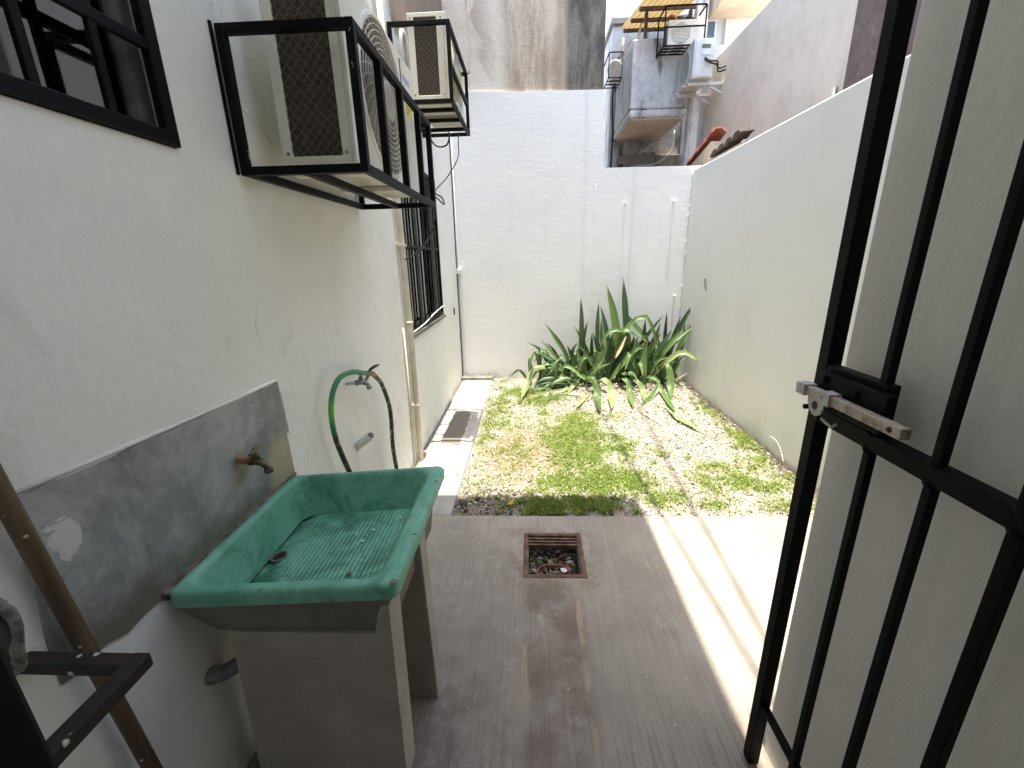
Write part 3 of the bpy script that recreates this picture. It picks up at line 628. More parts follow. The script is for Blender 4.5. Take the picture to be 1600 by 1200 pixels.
# flaking scraps lying in the basin
for (s, t, z, w) in ((.80, .10, .655, .016), (.72, .28, .655, .009), (.72, .72, .66, .007), (.60, .68, .65, .006), (.68, .60, .65, .007), (.90, .85, .655, .007)):
    p = quad(FLR, s, t) + Vector((0, 0, .007)); n = 7
    pts = [p + Vector((w * (.6 + .5 * random.random()) * math.cos(a * 6.283 / n), w * (.6 + .5 * random.random()) * math.sin(a * 6.283 / n), 0)) for a in range(n)]
    MB().poly(pts, (0, 0, .003)).build("paint_flake", M['mortar'] if w > .008 else M['paper'], sk)
random.seed(12)
for (s, t, w) in ((.985, .025, .011), (.99, .32, .006), (.985, .80, .007), (.42, .010, .005)):
    p = quad(OUT, s, t) + Vector((0, 0, .0012)); n = 9
    pts = [p + Vector((w * (.5 + .6 * random.random()) * math.cos(a * 6.283 / n), w * (.4 + .5 * random.random()) * math.sin(a * 6.283 / n), 0)) for a in range(n)]
    MB().poly(pts, (0, 0, .0012)).build("chip", M['sinkconc'], sk)
# concrete underside flaring in below the rim
UN = inset(OUT, .0, .008, .008, .008); LOW = [Vector(p) for p in ((-.872, .836, .610), (-.368, .842, .668), (-.362, 1.372, .668), (-.872, 1.352, .610))]
mb = MB(); rings(mb, [rrect(UN, .03, -.034), wob_(rrect(UN, .03, -.046), .004, 4), wob_(rrect(lerpq(UN, LOW, .5), .03, -.026), .004, 6), wob_(rrect(LOW, .03, .0), .004, 8), rrect([Vector((q.x * .99 - .012, 1.1 + (q.y - 1.1) * .95, .582)) for q in LOW], .03, 0), rrect([Vector((q.x * .97 - .02, 1.1 + (q.y - 1.1) * .90, .556)) for q in LOW], .03, 0)], True, False)
mb.build("underside", M['sinkconc'], sk, smooth=True)
def slab_leg(pts_top, pts_bot):
    vs = pts_bot + pts_top
    return MB().add(vs, [(3, 2, 1, 0), (4, 5, 6, 7), (0, 1, 5, 4), (1, 2, 6, 5), (2, 3, 7, 6), (3, 0, 4, 7)])
MB().poly([(x, .847, z) for x, z in ((-.825, 0), (-.378, 0), (-.366, .662), (-.393, .662), (-.412, .57), (-.80, .57), (-.803, .60))], (0, .085, 0)).build("leg", M['legconc'], sk, bevel=.005)
MB().poly([(x, 1.105, z) for x, z in ((-.81, 0), (-.340, 0), (-.352, .662), (-.385, .662), (-.408, .57), (-.80, .57))], (0, .066, 0)).build("leg", M['legconc'], sk, bevel=.005)
# mortar joint against the wall
mb = MB(); vs = []; n = 40
for i in range(n + 1):
    y = .792 + (1.392 - .792) * i / n; w = .010 + .004 * mn.noise((y * 14, 0, 1)); h = .026 + .007 * mn.noise((y * 11, 3, 0)); zb = .728
    vs += [(-.898, y, zb + h), (-.898 + w * .6, y, zb + h * .55), (-.898 + w * 1.25, y, zb + .008)]
mb.add(vs, [(3 * i + k, 3 * i + 3 + k, 3 * i + 4 + k, 3 * i + 1 + k) for i in range(n) for k in (0, 1)]); mb.build("mortar_joint", M['mortar'], sk, smooth=True)

# taps
def tap(name, label, x, y, z, m_body, m_nip, s=1.0, yaw=0.0):
    t = thing(name, label, "tap", (x, y, z))
    L = lambda mb: mb.xf(Matrix.Translation((x, y, z)) @ Matrix.Rotation(yaw, 4, 'Z') @ Matrix.Scale(s, 4))
    L(MB().tube([(-.002, 0, 0), (.004, 0, 0), (.044, 0, -.002), (.046, 0, -.002)], [.0125, .0115, .0112, .0105], 14)).build("nipple", m_nip, t, smooth=True)
    body = L(MB().tube([(.042, 0, -.002), (.046, 0, -.002), (.054, 0, -.002), (.056, 0, -.002), (.064, 0, -.001), (.076, 0, -.001), (.090, 0, -.006), (.100, 0, -.016), (.104, 0, -.026)], [.013, .0145, .0145, .011, .012, .0135, .011, .0095, .0095], 12)).build("body", m_body, t, smooth=True)
    L(MB().tube([(.1035, 0, -.024), (.1045, 0, -.028), (.106, 0, -.036)], [.013, .0135, .0125], 12)).build("outlet", m_body, t, smooth=True)
    L(MB().tube([(.070, 0, .004), (.070, 0, .015), (.070, 0, .016), (.070, 0, .022), (.070, 0, .034)], [.011, .011, .0125, .0115, .006], 10)).build("bonnet", m_body, t, smooth=True)
    h = L(MB().tube([(.060, .030, .034), (.064, .018, .036), (.070, 0, .038), (.076, -.018, .036), (.080, -.030, .034)], [.0055, .004, .0075, .004, .0055], 10)).build("handle", m_body, t, smooth=True)
    return t
tap("tap", "tarnished brass tap on a rusty pipe stub over the green sink", XL + .004, 1.126, .931, M['brass'], M['nipple'], .98, R(-8))
tap("tap", "grey painted tap under the green hose on the white wall", XL, 1.93, .935, M['tapgrey'], M['whiteplastic'], 1.0, R(12))
# hose
hs = thing("garden_hose", "green and paint spattered black hose looped over the far tap behind the sink", "hose", (-.83, 1.8, .2))
MB().tube(spline([(-.80, 1.78, .30), (-.815, 1.72, .50), (-.83, 1.684, .594), (-.835, 1.617, .796), (-.84, 1.637, .933), (-.835, 1.719, 1.012), (-.83, 1.854, 1.010), (-.825, 1.99, .968), (-.822, 2.06, .950)], 70), .0120, 10).build("hose_run", M['hose'], hs, smooth=True)
MB().tube(spline([(-.822, 2.07, .945), (-.826, 2.14, .90), (-.83, 2.215, .835), (-.832, 2.30, .657), (-.83, 2.275, .40), (-.80, 2.26, .10), (-.79, 2.22, .02)], 60), .0120, 10).build("hose_run", M['hose'], hs, smooth=True)
ft = MB(); ft.tube([(-.822, 2.02, .962), (-.822, 2.05, .952), (-.822, 2.075, .943), (-.822, 2.10, .930)], [.012, .015, .014, .011], 10); ft.tube([(-.825, 2.045, .955), (-.84, 2.03, .925), (-.845, 2.0, .915)], [.009, .009, .007], 8)
ft.build("hose_fitting", M['nipple'], hs, smooth=True)
MB().tube([(-.80, 1.99, .985), (-.795, 2.04, .988), (-.79, 2.09, .985)], [.006, .0085, .005], 8).build("fitting_lever", M['wire'], hs, smooth=True)
# stub of white pipe, low grey pipe under the sink
a = Vector((XL - .02, 1.965, .571)); b = Vector((-.802, 1.910, .667)); d = (b - a).normalized()
mb = MB(); rr_ = [(a, .021), (b, .021), (b, .017), (b - d * .045, .017)]
mb.tube([p for p, _ in rr_], [r for _, r in rr_], 18, caps=False)
# fix direction flips: build rim explicitly
mb = MB(); u_ = d.orthogonal().normalized(); v_ = d.cross(u_); vs = []
for p, r in rr_: vs += [p + (u_ * math.cos(k * math.pi / 9) + v_ * math.sin(k * math.pi / 9)) * r for k in range(18)]
mb.add(vs, [(i * 18 + k, i * 18 + (k + 1) % 18, i * 18 + 18 + (k + 1) % 18, i * 18 + 18 + k) for i in range(3) for k in range(18)] + [tuple(range(54, 72))])
tag(mb.build("pipe_stub", M['whiteplastic'], base=True, bevel=.001), "short open white plastic pipe stub sticking out of the left wall under the hose", "pipe")
mb = MB().tube(spline([(XL - .005, .855, .405), (-.872, .858, .408), (-.845, .872, .415), (-.81, .905, .43), (-.78, .95, .46)], 16), [.024] * 3 + [.021] * 13, 14)
tag(mb.build("waste_pipe", M['greypipe'], base=True, smooth=True), "stubby dark grey waste pipe low on the wall under the sink", "pipe")

# downpipe and conduits
dp = thing("downpipe", "cream plastic downpipe fixed to the left wall beside the second window", "pipe", (-.868, 2.975, 0))
MB().tube([(-.868, 2.955, 3.2), (-.868, 2.965, 1.9), (-.868, 2.99, 1.0), (-.868, 2.955, .0)], .021, 14).build("pipe", M['pvc'], dp, smooth=True)
MB().tube([(-.868, 2.99, 1.085), (-.868, 2.99, 1.06)], .025, 14).build("joint", M['pvc'], dp, smooth=True)
for z in (1.6, .45): MB().box(-.899, -.845, 2.95, 3.005, z - .008, z + .008).build("clip", M['pvc'], dp)
tag(MB().tube([(-.890, 2.895, 1.05), (-.890, 2.895, .5), (-.890, 2.87, .0)], .008, 8).build("conduit", M['pvc'], base=True, smooth=True), "thin cream conduit running down beside the cream downpipe", "conduit")
cd = thing("corner_conduit", "white conduit with a black wire down the far left corner of the yard", "conduit", (-.87, 5.30, 0))
MB().tube([(-.878, 5.309, 3.0), (-.878, 5.309, 1.36), (-.878, 5.309, .04)], .006, 8).build("pipe", M['whiteplastic'], cd, smooth=True)
MB().box(-.898, -.84, 5.27, 5.316, 1.33, 1.39).build("junction_box", M['whiteplastic'], cd, bevel=.004)
MB().tube(spline([(-.893, 5.29, 3.0), (-.889, 5.28, 2.2), (-.894, 5.285, 1.4), (-.892, 5.285, .7), (-.894, 5.29, .04)], 30), .0055, 6).build("wire", M['wire'], cd, smooth=True)
tag(MB().box(XL - .002, XL + .012, 4.93, 4.955, .88, .96).build("wall_hook", M['wire'], base=True), "small dark hook low on the left wall past the second window", "hook")

# ------------------------------------------------------------------ air conditioners and their cages
def ring_pts(c, r, n=40, x=0.0): return [Vector((x, c[0] + r * math.cos(2 * math.pi * k / n), c[1] + r * math.sin(2 * math.pi * k / n))) for k in range(n)]
def ac_unit(label, mtx, D, W, H, casing, coil=(.045, .19, .03), fan=(.42, .5, .43), detail=2, sticker=True, group=None, cat="air conditioner"):
    """local frame: back at x=0, front at x=D, side with the coil at y=0, bottom z=0"""
    loc = mtx @ Vector((D / 2, W / 2, 0)); t = thing("air_conditioner", label, cat, loc, group)
    X = lambda mb: mb.xf(mtx)
    fy = W * fan[0]; fz = H * fan[1]; fr = H * fan[2]
    # casing: open box; front plate with a round opening; side plate with the coil opening
    mb = MB(); e = .012
    mb.box(0, .008, e, W, 0, H); mb.box(.008, D - e, W - .008, W, 0, H); mb.box(.008, D - e, e, W - .008, H - .008, H); mb.box(.008, D - e, e, W - .008, 0, .008)
    X(mb).build("casing", casing, t)
    c0, c1, cz = coil
    X(MB().plate('y', (0, D - e - .001), (0, H), (0, e), [(c0, c1, cz, H - cz)])).build("side_panel", casing, t, bevel=.003)
    n = 48; vs = []; fs = []
    for k in range(n):
        a = 2 * math.pi * k / n; ca, sa = math.cos(a), math.sin(a)
        lim = min([q for q in (((W - fy) / ca if ca > 1e-6 else 9), ((fy) / -ca if ca < -1e-6 else 9), ((H - fz) / sa if sa > 1e-6 else 9), (fz / -sa if sa < -1e-6 else 9))])
        for (rx, r) in ((D - .07, fr), (D - .004, fr), (D + .006, fr + .004), (D + .004, fr + .016), (D, fr + .020), (D, lim), (D - e, lim)): vs.append((rx, fy + r * ca, fz + r * sa))
    q = 7
    for k in range(n):
        j = (k + 1) % n
        for i in range(q - 1): fs.append((k * q + i, j * q + i, j * q + i + 1, k * q + i + 1))
    # square the corners of the front plate
    for (yy, zz) in ((0, 0), (W, 0), (W, H), (0, H)):
        i0 = min(range(n), key=lambda k: (vs[k * q + 5][1] - yy) ** 2 + (vs[k * q + 5][2] - zz) ** 2)
        for m_ in (5, 6): vs[i0 * q + m_] = (vs[i0 * q + m_][0], yy, zz)
    X(MB().add(vs, fs)).build("front_panel", casing, t, bevel=.002 if detail > 1 else 0)
    X(MB().box(.012, D - .075, .014, W - .012, .012, H - .012)).build("inner_cavity", M['dark'], t)
    fanb = MB()
    for b in range(4):
        a0 = b * math.pi / 2 + .3; vs = []; 
        for i in range(6):
            a = a0 + i * .20; 
            for r in (fr * .28, fr * .92): vs.append((D - .062 + .020 * i / 5, fy + r * math.cos(a + r * .8), fz + r * math.sin(a + r * .8)))
        fanb.add(vs, [(2 * i, 2 * i + 1, 2 * i + 3, 2 * i + 2) for i in range(5)])
    X(fanb).build("fan", M['fan'], t)
    if detail > 1:
        g = MB()
        for i in range(1, 11): g.tube(ring_pts((fy, fz), fr * (.28 + .72 * i / 10), 44, D + .014 - .010 * (i / 10) ** 2), .0030, 4, closed=True)
        for k in range(36):
            pts = []
            for i in range(7):
                r = fr * (.26 + .75 * i / 6); a = 2 * math.pi * k / 36 + .55 * i / 6; pts.append((D + .012 - .010 * (i / 6) ** 2, fy + r * math.cos(a), fz + r * math.sin(a)))
            g.tube(pts, .0026, 4, caps=False)
        X(g).build("fan_guard", M['fanwire'], t)
        X(MB().poly([Vector((D + .010, fy + fr * .27 * math.cos(k * .2618), fz + fr * .27 * math.sin(k * .2618))) for k in range(24)], (.008, 0, 0))).build("hub_disc", M['fanwire'], t, bevel=.003)
        # honeycomb guard over the coil
        g = MB(); X(MB().box(c0 + .001, c1 - .001, .010, .0125, cz + .001, H - cz - .001)).build("coil", M['coil'], t)
        s_ = .0165; zz = cz
        nz_ = int((H - 2 * cz) / s_); nx_ = int((c1 - c0) / (s_ * .9))
        for i in range(nx_ + 1):
            pts = []
            for j in range(nz_ * 2 + 1):
                off = (.30 * s_ if (j // 2 + i) % 2 == 0 else -.30 * s_) if True else 0
                pts.append((min(c1, max(c0, c0 + i * (c1 - c0) / nx_ + off)), .004, cz + j * (H - 2 * cz) / (nz_ * 2)))
            g.tube(pts, .0013, 3, caps=False)
        X(g).build("coil_guard", M['guardwire'], t)
    else:
        g = MB()
        for i in range(1, 15):
            z = fz - fr + 2 * fr * i / 15; hw_ = math.sqrt(max(0, fr * fr - (z - fz) ** 2)); g.box(D, D + .006, fy - hw_, fy + hw_, z - .005, z + .005)
        X(g).build("fan_guard", casing if detail == 1 else M['fanwire'], t)
        X(MB().box(c0 + .001, c1 - .001, .004, .0125, cz + .001, H - cz - .001)).build("coil", M['coil'], t)
    for (yy, zz) in ((.022, .03), (.022, H - .03)) if detail > 1 else ():
        for xx in (.02, D - .03): X(MB().tube([(xx, .0005, zz), (xx, -.003, zz)], [.0055, .0045], 8)).build("screw", M['greypipe'], t)
    # feet
    for y in (.13 * W, .58 * W): X(MB().box(-.015, D + .045, y - .022, y + .022, -.022, -.0015)).build("foot", M['casing'], t, bevel=.003)
    if sticker:
        st = X(MB().box(D + .0005, D + .0022, W * .82, W * .94, H * .60, H * .76)).build("yellow_sticker", M['yellow'], t)
        for i in range(6): X(MB().box(D + .0022, D + .0026, W * .83, W * (.90 + .03 * ((i * 7) % 3 - 1)), H * (.62 + .022 * i), H * (.626 + .022 * i))).build("print_line", M['ink'], st)
        X(MB().box(D + .0005, D + .0016, W * .80, W * .93, H * .845, H * .880)).build("maker_badge", M['blueprint'], t)
        X(MB().box(D - .0005, D + .003, W * .755, W * .762, .02, H - .02)).build("panel_joint", M['fan'], t)
    return t
I4 = Matrix.Identity(4)
ac_unit("large cream air conditioner with dark mesh side in the nearer wall cage", Matrix.Translation((-.805, 1.50, 1.812)), .245, .83, .55, M['casing'], (.034, .200, .022), (.45, .52, .46))
ac_unit("cream air conditioner in the farther wall cage above the second window", Matrix.Translation((-.785, 3.262, 2.545)), .25, .66, .49, M['casing'], (.042, .19, .025), (.45, .5, .42))
def cage(label, segs, w, loc, mats=None):
    t = thing("wall_cage", label, "cage", loc, "black steel cages on the left wall")
    for i, (a, b) in enumerate(segs): MB().bar(a, b, w).build("bar", M['blacksmear'] if mats and i in mats else M['black'], t, bevel=.0015, seg=1)
    return t
def cage1():
    xf, xw, y0, y1, z0, z1 = -.502, -.878, 1.410, 2.355, 1.776, 2.145; h = .0125; S = []
    S += [((xw, y0, z0 - h), (xw, y0, z1 + h)), ((xf, y0, z0 - h), (xf, y0, z1 + h)), ((xw, y1, z0 - h), (xw, y1, z1 + h))]
    S += [((xw + h, y0, z0), (xf - h, y0, z0)), ((xw + h, y0, z1), (xf - h, y0, z1)), ((xw + h, y1, z0), (xf - h, y1, z0)), ((xw + h, y1, z1), (xf - h, y1, z1))]
    S += [((xf, y0 + h, z0), (xf, y1 + h, z0)), ((xf, y0 + h, z1), (xf, y1 + h, z1)), ((xw, y0 + h, z0), (xw, y1 - h, z0)), ((-.695, y0 + h, z0), (-.695, y1 - h, z0))]
    for y in (1.63, 1.87, 2.14, y1): S.append(((xf, y, z0 + h), (xf, y, z1 - h)))
    return S
cg = cage("large black steel cage around the nearer air conditioner on the left wall", cage1(), .0245, (-.7, 1.9, 1.764), (0, 1))
MB().box(-.899, -.893, 1.388, 1.3965, 1.765, 2.16).build("wall_plate", M['blacksmear'], cg)
def cage2():
    xf, xw, y0, y1, z0, z1 = -.508, -.886, 3.20, 3.99, 2.512, 2.948; h = .0125; S = []
    S += [((xf, y0, z0 - h), (xf, y0, z1 + h)), ((xf, y1, z0 - h), (xf, y1, z1 + h)), ((xw, y0, z0 - h), (xw, y0, z1 + h)), ((xw, y1, z0 - h), (xw, y1, z1 + h))]
    S += [((xw + h, y0, z1), (xf - h, y0, z1)), ((xw + h, y1, z1), (-.60, y1, z1))]
    for y in (y0, 3.37, 3.60, 3.84, y1): S.append(((xw + h, y, z0), (xf - h, y, z0)))
    S += [((xf, y0 + h, z0), (xf, y1 - h, z0)), ((xf, y0 + h, z1), (xf, y1 - h, z1)), ((xf, y0 + h, 2.72), (xf, y1 - h, 2.72)), ((-.60, y1, z1), (xf - h, y1, z1))]
    return S
cage("smaller black steel cage around the farther air conditioner above the barred window", cage2(), .0245, (-.7, 3.6, 2.50), (6,))
# thin cables round the cages
tag(MB().tube(spline([(-.575, 3.95, 2.52), (-.585, 3.9, 2.45), (-.562, 3.7, 2.282), (-.582, 3.3, 2.076), (-.556, 2.7, 1.894), (-.512, 2.66, 1.85), (-.515, 2.72, 1.82), (-.545, 2.62, 1.85), (-.53, 2.55, 1.78), (-.545, 2.55, 1.70), (-.60, 2.6, 1.62), (-.72, 2.8, 1.55), (-.882, 3.0, 1.50)], 70), .0042, 6).build("loose_cable", M['wire'], base=True, smooth=True), "thin black cable drooping from the farther cage to the nearer one", "cable")
tag(MB().tube(spline([(-.56, 4.75, 4.3), (-.555, 4.6, 3.738), (-.51, 4.35, 3.35), (-.488, 4.1, 3.03), (-.50, 4.02, 2.96), (-.60, 3.99, 2.965)], 30), .005, 6).build("hanging_cable", M['wire'], base=True, smooth=True), "thin black cable hanging down in front of the stained wall to the farther cage", "cable")
tag(MB().tube(spline([(-.895, 4.0, 2.60), (-.80, 3.98, 2.44), (-.70, 3.97, 2.43), (-.66, 3.95, 2.50)], 20), .007, 6).build("drain_tube", M['wire'], base=True, smooth=True), "short black tube sagging under the farther cage", "tube")
tag(MB().tube(spline([(-.893, 3.48, 2.62), (-.893, 3.48, 2.86), (-.892, 3.485, 3.0), (-.885, 3.52, 3.05), (-.875, 3.56, 3.0), (-.872, 3.565, 2.86), (-.872, 3.565, 2.62)], 30), .017, 10).build("pipe_bend", M['whiteplastic'], base=True, smooth=True), "white plastic pipe bent over at the wall behind the farther air conditioner", "pipe")

# ------------------------------------------------------------------ timber shelf bracket, pole, cloth
sh = thing("shelf_bracket", "dark timber corner bracket with white paint drips at lower left", "bracket", (-.7, .4, .81))
MB().box(-.897, -.704, .518, .546, .826, .850).build("beam", M['timber'], sh, bevel=.003)
MB().box(-.703, -.672, .122, .546, .824, .851).build("beam", M['timber'], sh, bevel=.003)
o = MB().tube([(-.880, .560, 1.62), (-.877, .575, 1.20), (-.862, .612, .60), (-.846, .648, .0)], .0150, 14).build("wooden_pole", M['pole'], base=True, smooth=True); tag(o, "brown wooden pole leaning on the left wall behind the dark timber bracket", "pole")
cl = thing("cloth_pad", "grey cloth pad with a frayed pale edge hanging beside the black door frame", "cloth", (-.56, .30, 1.08))
mb = MB(); cc = Vector((-.578, .305, 1.155)); vs = []; nu, nv = 24, 12
for j in range(nv + 1):
    for i in range(nu):
        th = 2 * math.pi * i / nu; ph = math.pi * j / nv; p = Vector((.070 * math.cos(th) * math.sin(ph), -.022 * math.cos(ph) * (1 + .3 * math.sin(3 * th)), .064 * math.sin(th) * math.sin(ph)))
        vs.append(cc + p * (1 + .10 * mn.noise(p * 14)))
mb.add(vs, [(j * nu + i, j * nu + (i + 1) % nu, (j + 1) * nu + (i + 1) % nu, (j + 1) * nu + i) for j in range(nv) for i in range(nu)]); mb.build("pad", M['cloth'], cl, smooth=True)
MB().tube([cc + Vector((.072 * math.cos(a * .13), .004 * math.sin(a * .5), .066 * math.sin(a * .13))) for a in range(48)], [random.uniform(.004, .006) for _ in range(48)], 6, closed=True).build("frayed_edge", M['clothedge'], cl, smooth=True)
MB().bar((-.60, .31, 1.225), (-.63, .122, 1.29), .012, .004).build("hanging_loop", M['clothedge'], cl)

# ------------------------------------------------------------------ gate and its frame
df = thing("doorway", "black steel frame of the doorway at the lower left corner", "door frame", (-.28, .12, 0))
MB().box(-.303, -.258, .098, .150, 0, 2.24).build("jamb", M['black'], df, bevel=.003)
MB().box(.655, .698, .060, .108, 0, 2.24).build("jamb", M['black'], df, bevel=.003)
MB().box(-.257, .654, .098, .150, 2.19, 2.24).build("lintel", M['black'], df, bevel=.003)
gt = thing("gate", "open black steel bar gate with a rusty sliding bolt", "gate", (.665, .54, 0))
MB().box(.650, .682, .925, .957, .006, 2.17).build("stile", M['black'], gt, bevel=.002)
MB().box(.650, .682, .112, .142, .006, 2.17).build("stile", M['black'], gt, bevel=.002)
for z0, z1 in ((1.128, 1.162), (2.137, 2.17)): MB().box(.652, .680, .1425, .9245, z0, z1).build("rail", M['black'], gt, bevel=.002)
MB().box(.656, .676, .1425, .9245, .236, .248).build("rail", M['black'], gt, bevel=.001)
for y in (.777, .645, .515, .385, .255):
    wy = .016 if y != .515 else .021
    MB().box(.653, .669, y - wy / 2, y + wy / 2, .03, 1.1275).build("bar", M['black'], gt, bevel=.001, seg=1)
    MB().box(.653, .669, y - wy / 2, y + wy / 2, 1.1625, 2.1365).build("bar", M['black'], gt, bevel=.001, seg=1)
random.seed(31)
for y in (.777, .645, .515, .385, .255):
    for z in (1.128, 1.162): MB().tube([(.654, y - .011, z), (.6515, y - .004, z + random.uniform(-.003, .003)), (.6515, y + .004, z), (.654, y + .011, z)], [.002, .0045, .0045, .002], 6).build("weld_bead", M['black'], gt, smooth=True)
lk = MB().box(.633, .6495, .735, .915, 1.175, 1.250).build("lock_plate", M['black'], gt, bevel=.002)
MB().box(.6502, .675, .760, .924, 1.163, 1.262).build("lock_box", M['black'], gt, bevel=.002)
for (y, z) in ((.896, 1.236), (.805, 1.232), (.83, 1.188)): MB().tube([(.634, y, z), (.628, y, z), (.6265, y, z)], [.007, .007, .004], 10).build("rivet", M['black'], lk)
bl = MB().box(.609, .627, .668, .930, 1.196, 1.216).build("bolt", M['bolt'], gt, bevel=.0015)
MB().tube([(.6095, .690, 1.206), (.6080, .690, 1.206)], [.0055, .0050], 12).build("bolt_hole", M['dark'], bl)
MB().box(.6045, .632, .915, .945, 1.193, 1.2195).build("bolt_bracket", M['whitemetal'], gt, bevel=.002)
MB().plate('y', (.606, .632), (1.1925, 1.2195), (.838, .868), [(.6088, .6272, 1.1958, 1.2162)]).build("bolt_bracket", M['whitemetal'], gt, bevel=.001)
n = 14; tabp = [(.6225, .925, 1.193), (.6225, .872, 1.193), (.6225, .872, 1.172), (.6225, .878, 1.160), (.6225, .890, 1.153), (.6225, .905, 1.155), (.6225, .918, 1.166), (.6225, .925, 1.178)]
tb_ = MB().poly(tabp, (.004, 0, 0)).build("lock_tab", M['whitemetal'], gt, bevel=.0008)
MB().tube([(.6226, .899, 1.176), (.6218, .899, 1.176)], [.0095, .009], 16).build("tab_hole", M['rust'], tb_)
for (y, z) in ((.928, 1.163), (.880, 1.153)): MB().tube([(.628, y, z), (.620, y, z), (.618, y, z)], [.006, .006, .003], 8).build("rivet", M['black'], gt)
MB().tube([(.626, .88, 1.155), (.622, .86, 1.154), (.624, .84, 1.148), (.628, .832, 1.158)], .003, 6).build("catch_wire", M['whitemetal'], gt, smooth=True)

# ------------------------------------------------------------------ pebbles, grass, weeds
def mesh_np(name, V, F, mats, mi=None, smooth=False):
    me = bpy.data.meshes.new(name); nf, k = F.shape
    me.vertices.add(len(V)); me.vertices.foreach_set('co', V.astype(np.float32).ravel())
    me.loops.add(nf * k); me.loops.foreach_set('vertex_index', F.astype(np.int32).ravel())
    me.polygons.add(nf); me.polygons.foreach_set('loop_start', np.arange(0, nf * k, k, dtype=np.int32))
    for q in mats: me.materials.append(q)
    if mi is not None: me.polygons.foreach_set('material_index', mi.astype(np.int32))
    if smooth: me.polygons.foreach_set('use_smooth', np.ones(nf, dtype=bool))
    me.update(calc_edges=True); me.validate()
    o = bpy.data.objects.new(name, me); C.objects.link(o); return o
PATCH = [(.40, 3.30, .30, .42, 1.0), (.72, 3.28, .12, .25, .7), (.44, 3.80, .20, .30, .75), (.50, 2.66, .38, .22, 1.0), (.88, 2.46, .16, .14, .75), (.22, 2.34, .30, .09, 1.15), (.14, 2.62, .14, .2, .6), (.38, 2.95, .22, .2, .8),
         (-.10, 4.66, .24, .16, .95), (.08, 4.38, .14, .16, .9), (.14, 4.10, .10, .2, .5), (1.50, 2.62, .26, .20, .55), (1.30, 2.62, .22, .22, .42), (1.36, 2.86, .18, .14, .45), (1.66, 2.85, .10, .28, .5), (1.74, 3.2, .07, .35, .6), (1.75, 3.9, .06, .3, .35),
         (-.40, 3.75, .10, .9, .40), (-.30, 4.3, .12, .4, .45), (-.12, 3.15, .30, .35, .32), (-.2, 3.75, .2, .3, .35), (1.0, 3.1, .12, .12, .3), (.75, 3.95, .25, .15, .30), (1.62, 2.36, .2, .1, .5), (1.15, 2.36, .12, .08, .5)]
def dens(x, y):
    d = np.zeros_like(x)
    for cx, cy, rx, ry, a in PATCH: d = np.maximum(d, a * np.exp(-(((x - cx) / rx) ** 2 + ((y - cy) / ry) ** 2) ** 1.4))
    return d
def nz2(x, y, s, seed):
    return np.array([mn.noise((a * s, b * s, seed)) for a, b in zip(x, y)])
n = 46000; x = rng.uniform(-.48, 1.83, n); y = rng.uniform(2.24, 5.28, n)
d = np.maximum(dens(x, y) * .88, .13 * (x < .45) + .06); nn = nz2(x, y, 8, 1.3) + .8 * nz2(x, y, 24, 4.1) + .5 * nz2(x, y, 60, 2.2)
keep = rng.random(n) < np.clip(d * .80 + nn * 1.25 * np.clip(d * 2.2, .05, 1), 0, 1)
x = x[keep]; y = y[keep]; dd = d[keep]
V = []; F = []; MI = []
def blades(x, y, dd, per, hmin, hmax):
    for a, b, q in zip(x, y, dd):
        z0 = gz(a, b); k = per if q > .25 else max(1, per - 2)
        m_ = 2 if (random.random() < .10 + .30 * max(0, .5 - q)) else (1 if random.random() < .42 else 0)
        for _ in range(k):
            th = random.uniform(0, 6.283); h = random.uniform(hmin, hmax) * (.55 + .6 * q); lean = random.uniform(.3, 1.3) * h
            bx = a + random.gauss(0, .010); by = b + random.gauss(0, .010); w = random.uniform(.0016, .0034)
            dx, dy = math.cos(th), math.sin(th); i = len(V)
            V.extend([(bx - dy * w, by + dx * w, z0 - .004), (bx + dy * w, by - dx * w, z0 - .004), (bx + dx * lean * .55 + dy * w * .9, by + dy * lean * .55 - dx * w * .9, z0 + h * .75), (bx + dx * lean, by + dy * lean, z0 + h)])
            F.append((i, i + 1, i + 2, i + 3)); MI.append(m_)
blades(x, y, dd, 4, .012, .040)
# small round weed leaflets
n = 26000; x2 = rng.uniform(-.48, 1.83, n); y2 = rng.uniform(2.24, 5.2, n); d2 = dens(x2, y2)
kp = rng.random(n) < np.clip(d2 * .8 + .012, 0, 1)
for a, b in zip(x2[kp], y2[kp]):
    z0 = gz(a, b); 
    for _ in range(3):
        th = random.uniform(0, 6.283); r = random.uniform(.004, .010); h = random.uniform(.006, .026); cx = a + random.gauss(0, .012); cy_ = b + random.gauss(0, .012); i = len(V)
        dx, dy = math.cos(th) * r, math.sin(th) * r; t1, t2 = random.uniform(-.5, .5) * r, random.uniform(-.5, .5) * r
        V.extend([(cx - dx, cy_ - dy, z0 + h - t1), (cx + dy * .6, cy_ - dx * .6, z0 + h + t2), (cx + dx, cy_ + dy, z0 + h + t1), (cx - dy * .6, cy_ + dx * .6, z0 + h - t2)])
        F.append((i, i + 1, i + 2, i + 3)); MI.append(random.choice([0, 0, 1]))
random.seed(15)
for _ in range(130):
    r = random.random()
    if r < .45: a, b = random.gauss(.22, .20), random.uniform(2.25, 2.42)
    elif r < .6: a, b = random.gauss(.0, .2), random.gauss(4.5, .15)
    elif r < .75: a, b = random.gauss(1.74, .04), random.uniform(2.5, 4.4)
    else: a, b = random.gauss(.45, .35), random.gauss(3.0, .5)
    if -.45 < a < 1.8 and 2.24 < b < 4.9: blades([a] * 5, [b] * 5, [1.0] * 5, 4, .022, .045)
g = mesh_np("grass", np.array(V), np.array(F), M['grass'], np.array(MI)); tag(g, "patchy low yellow green grass and weeds over the pale gravel", "grass", kind='stuff')
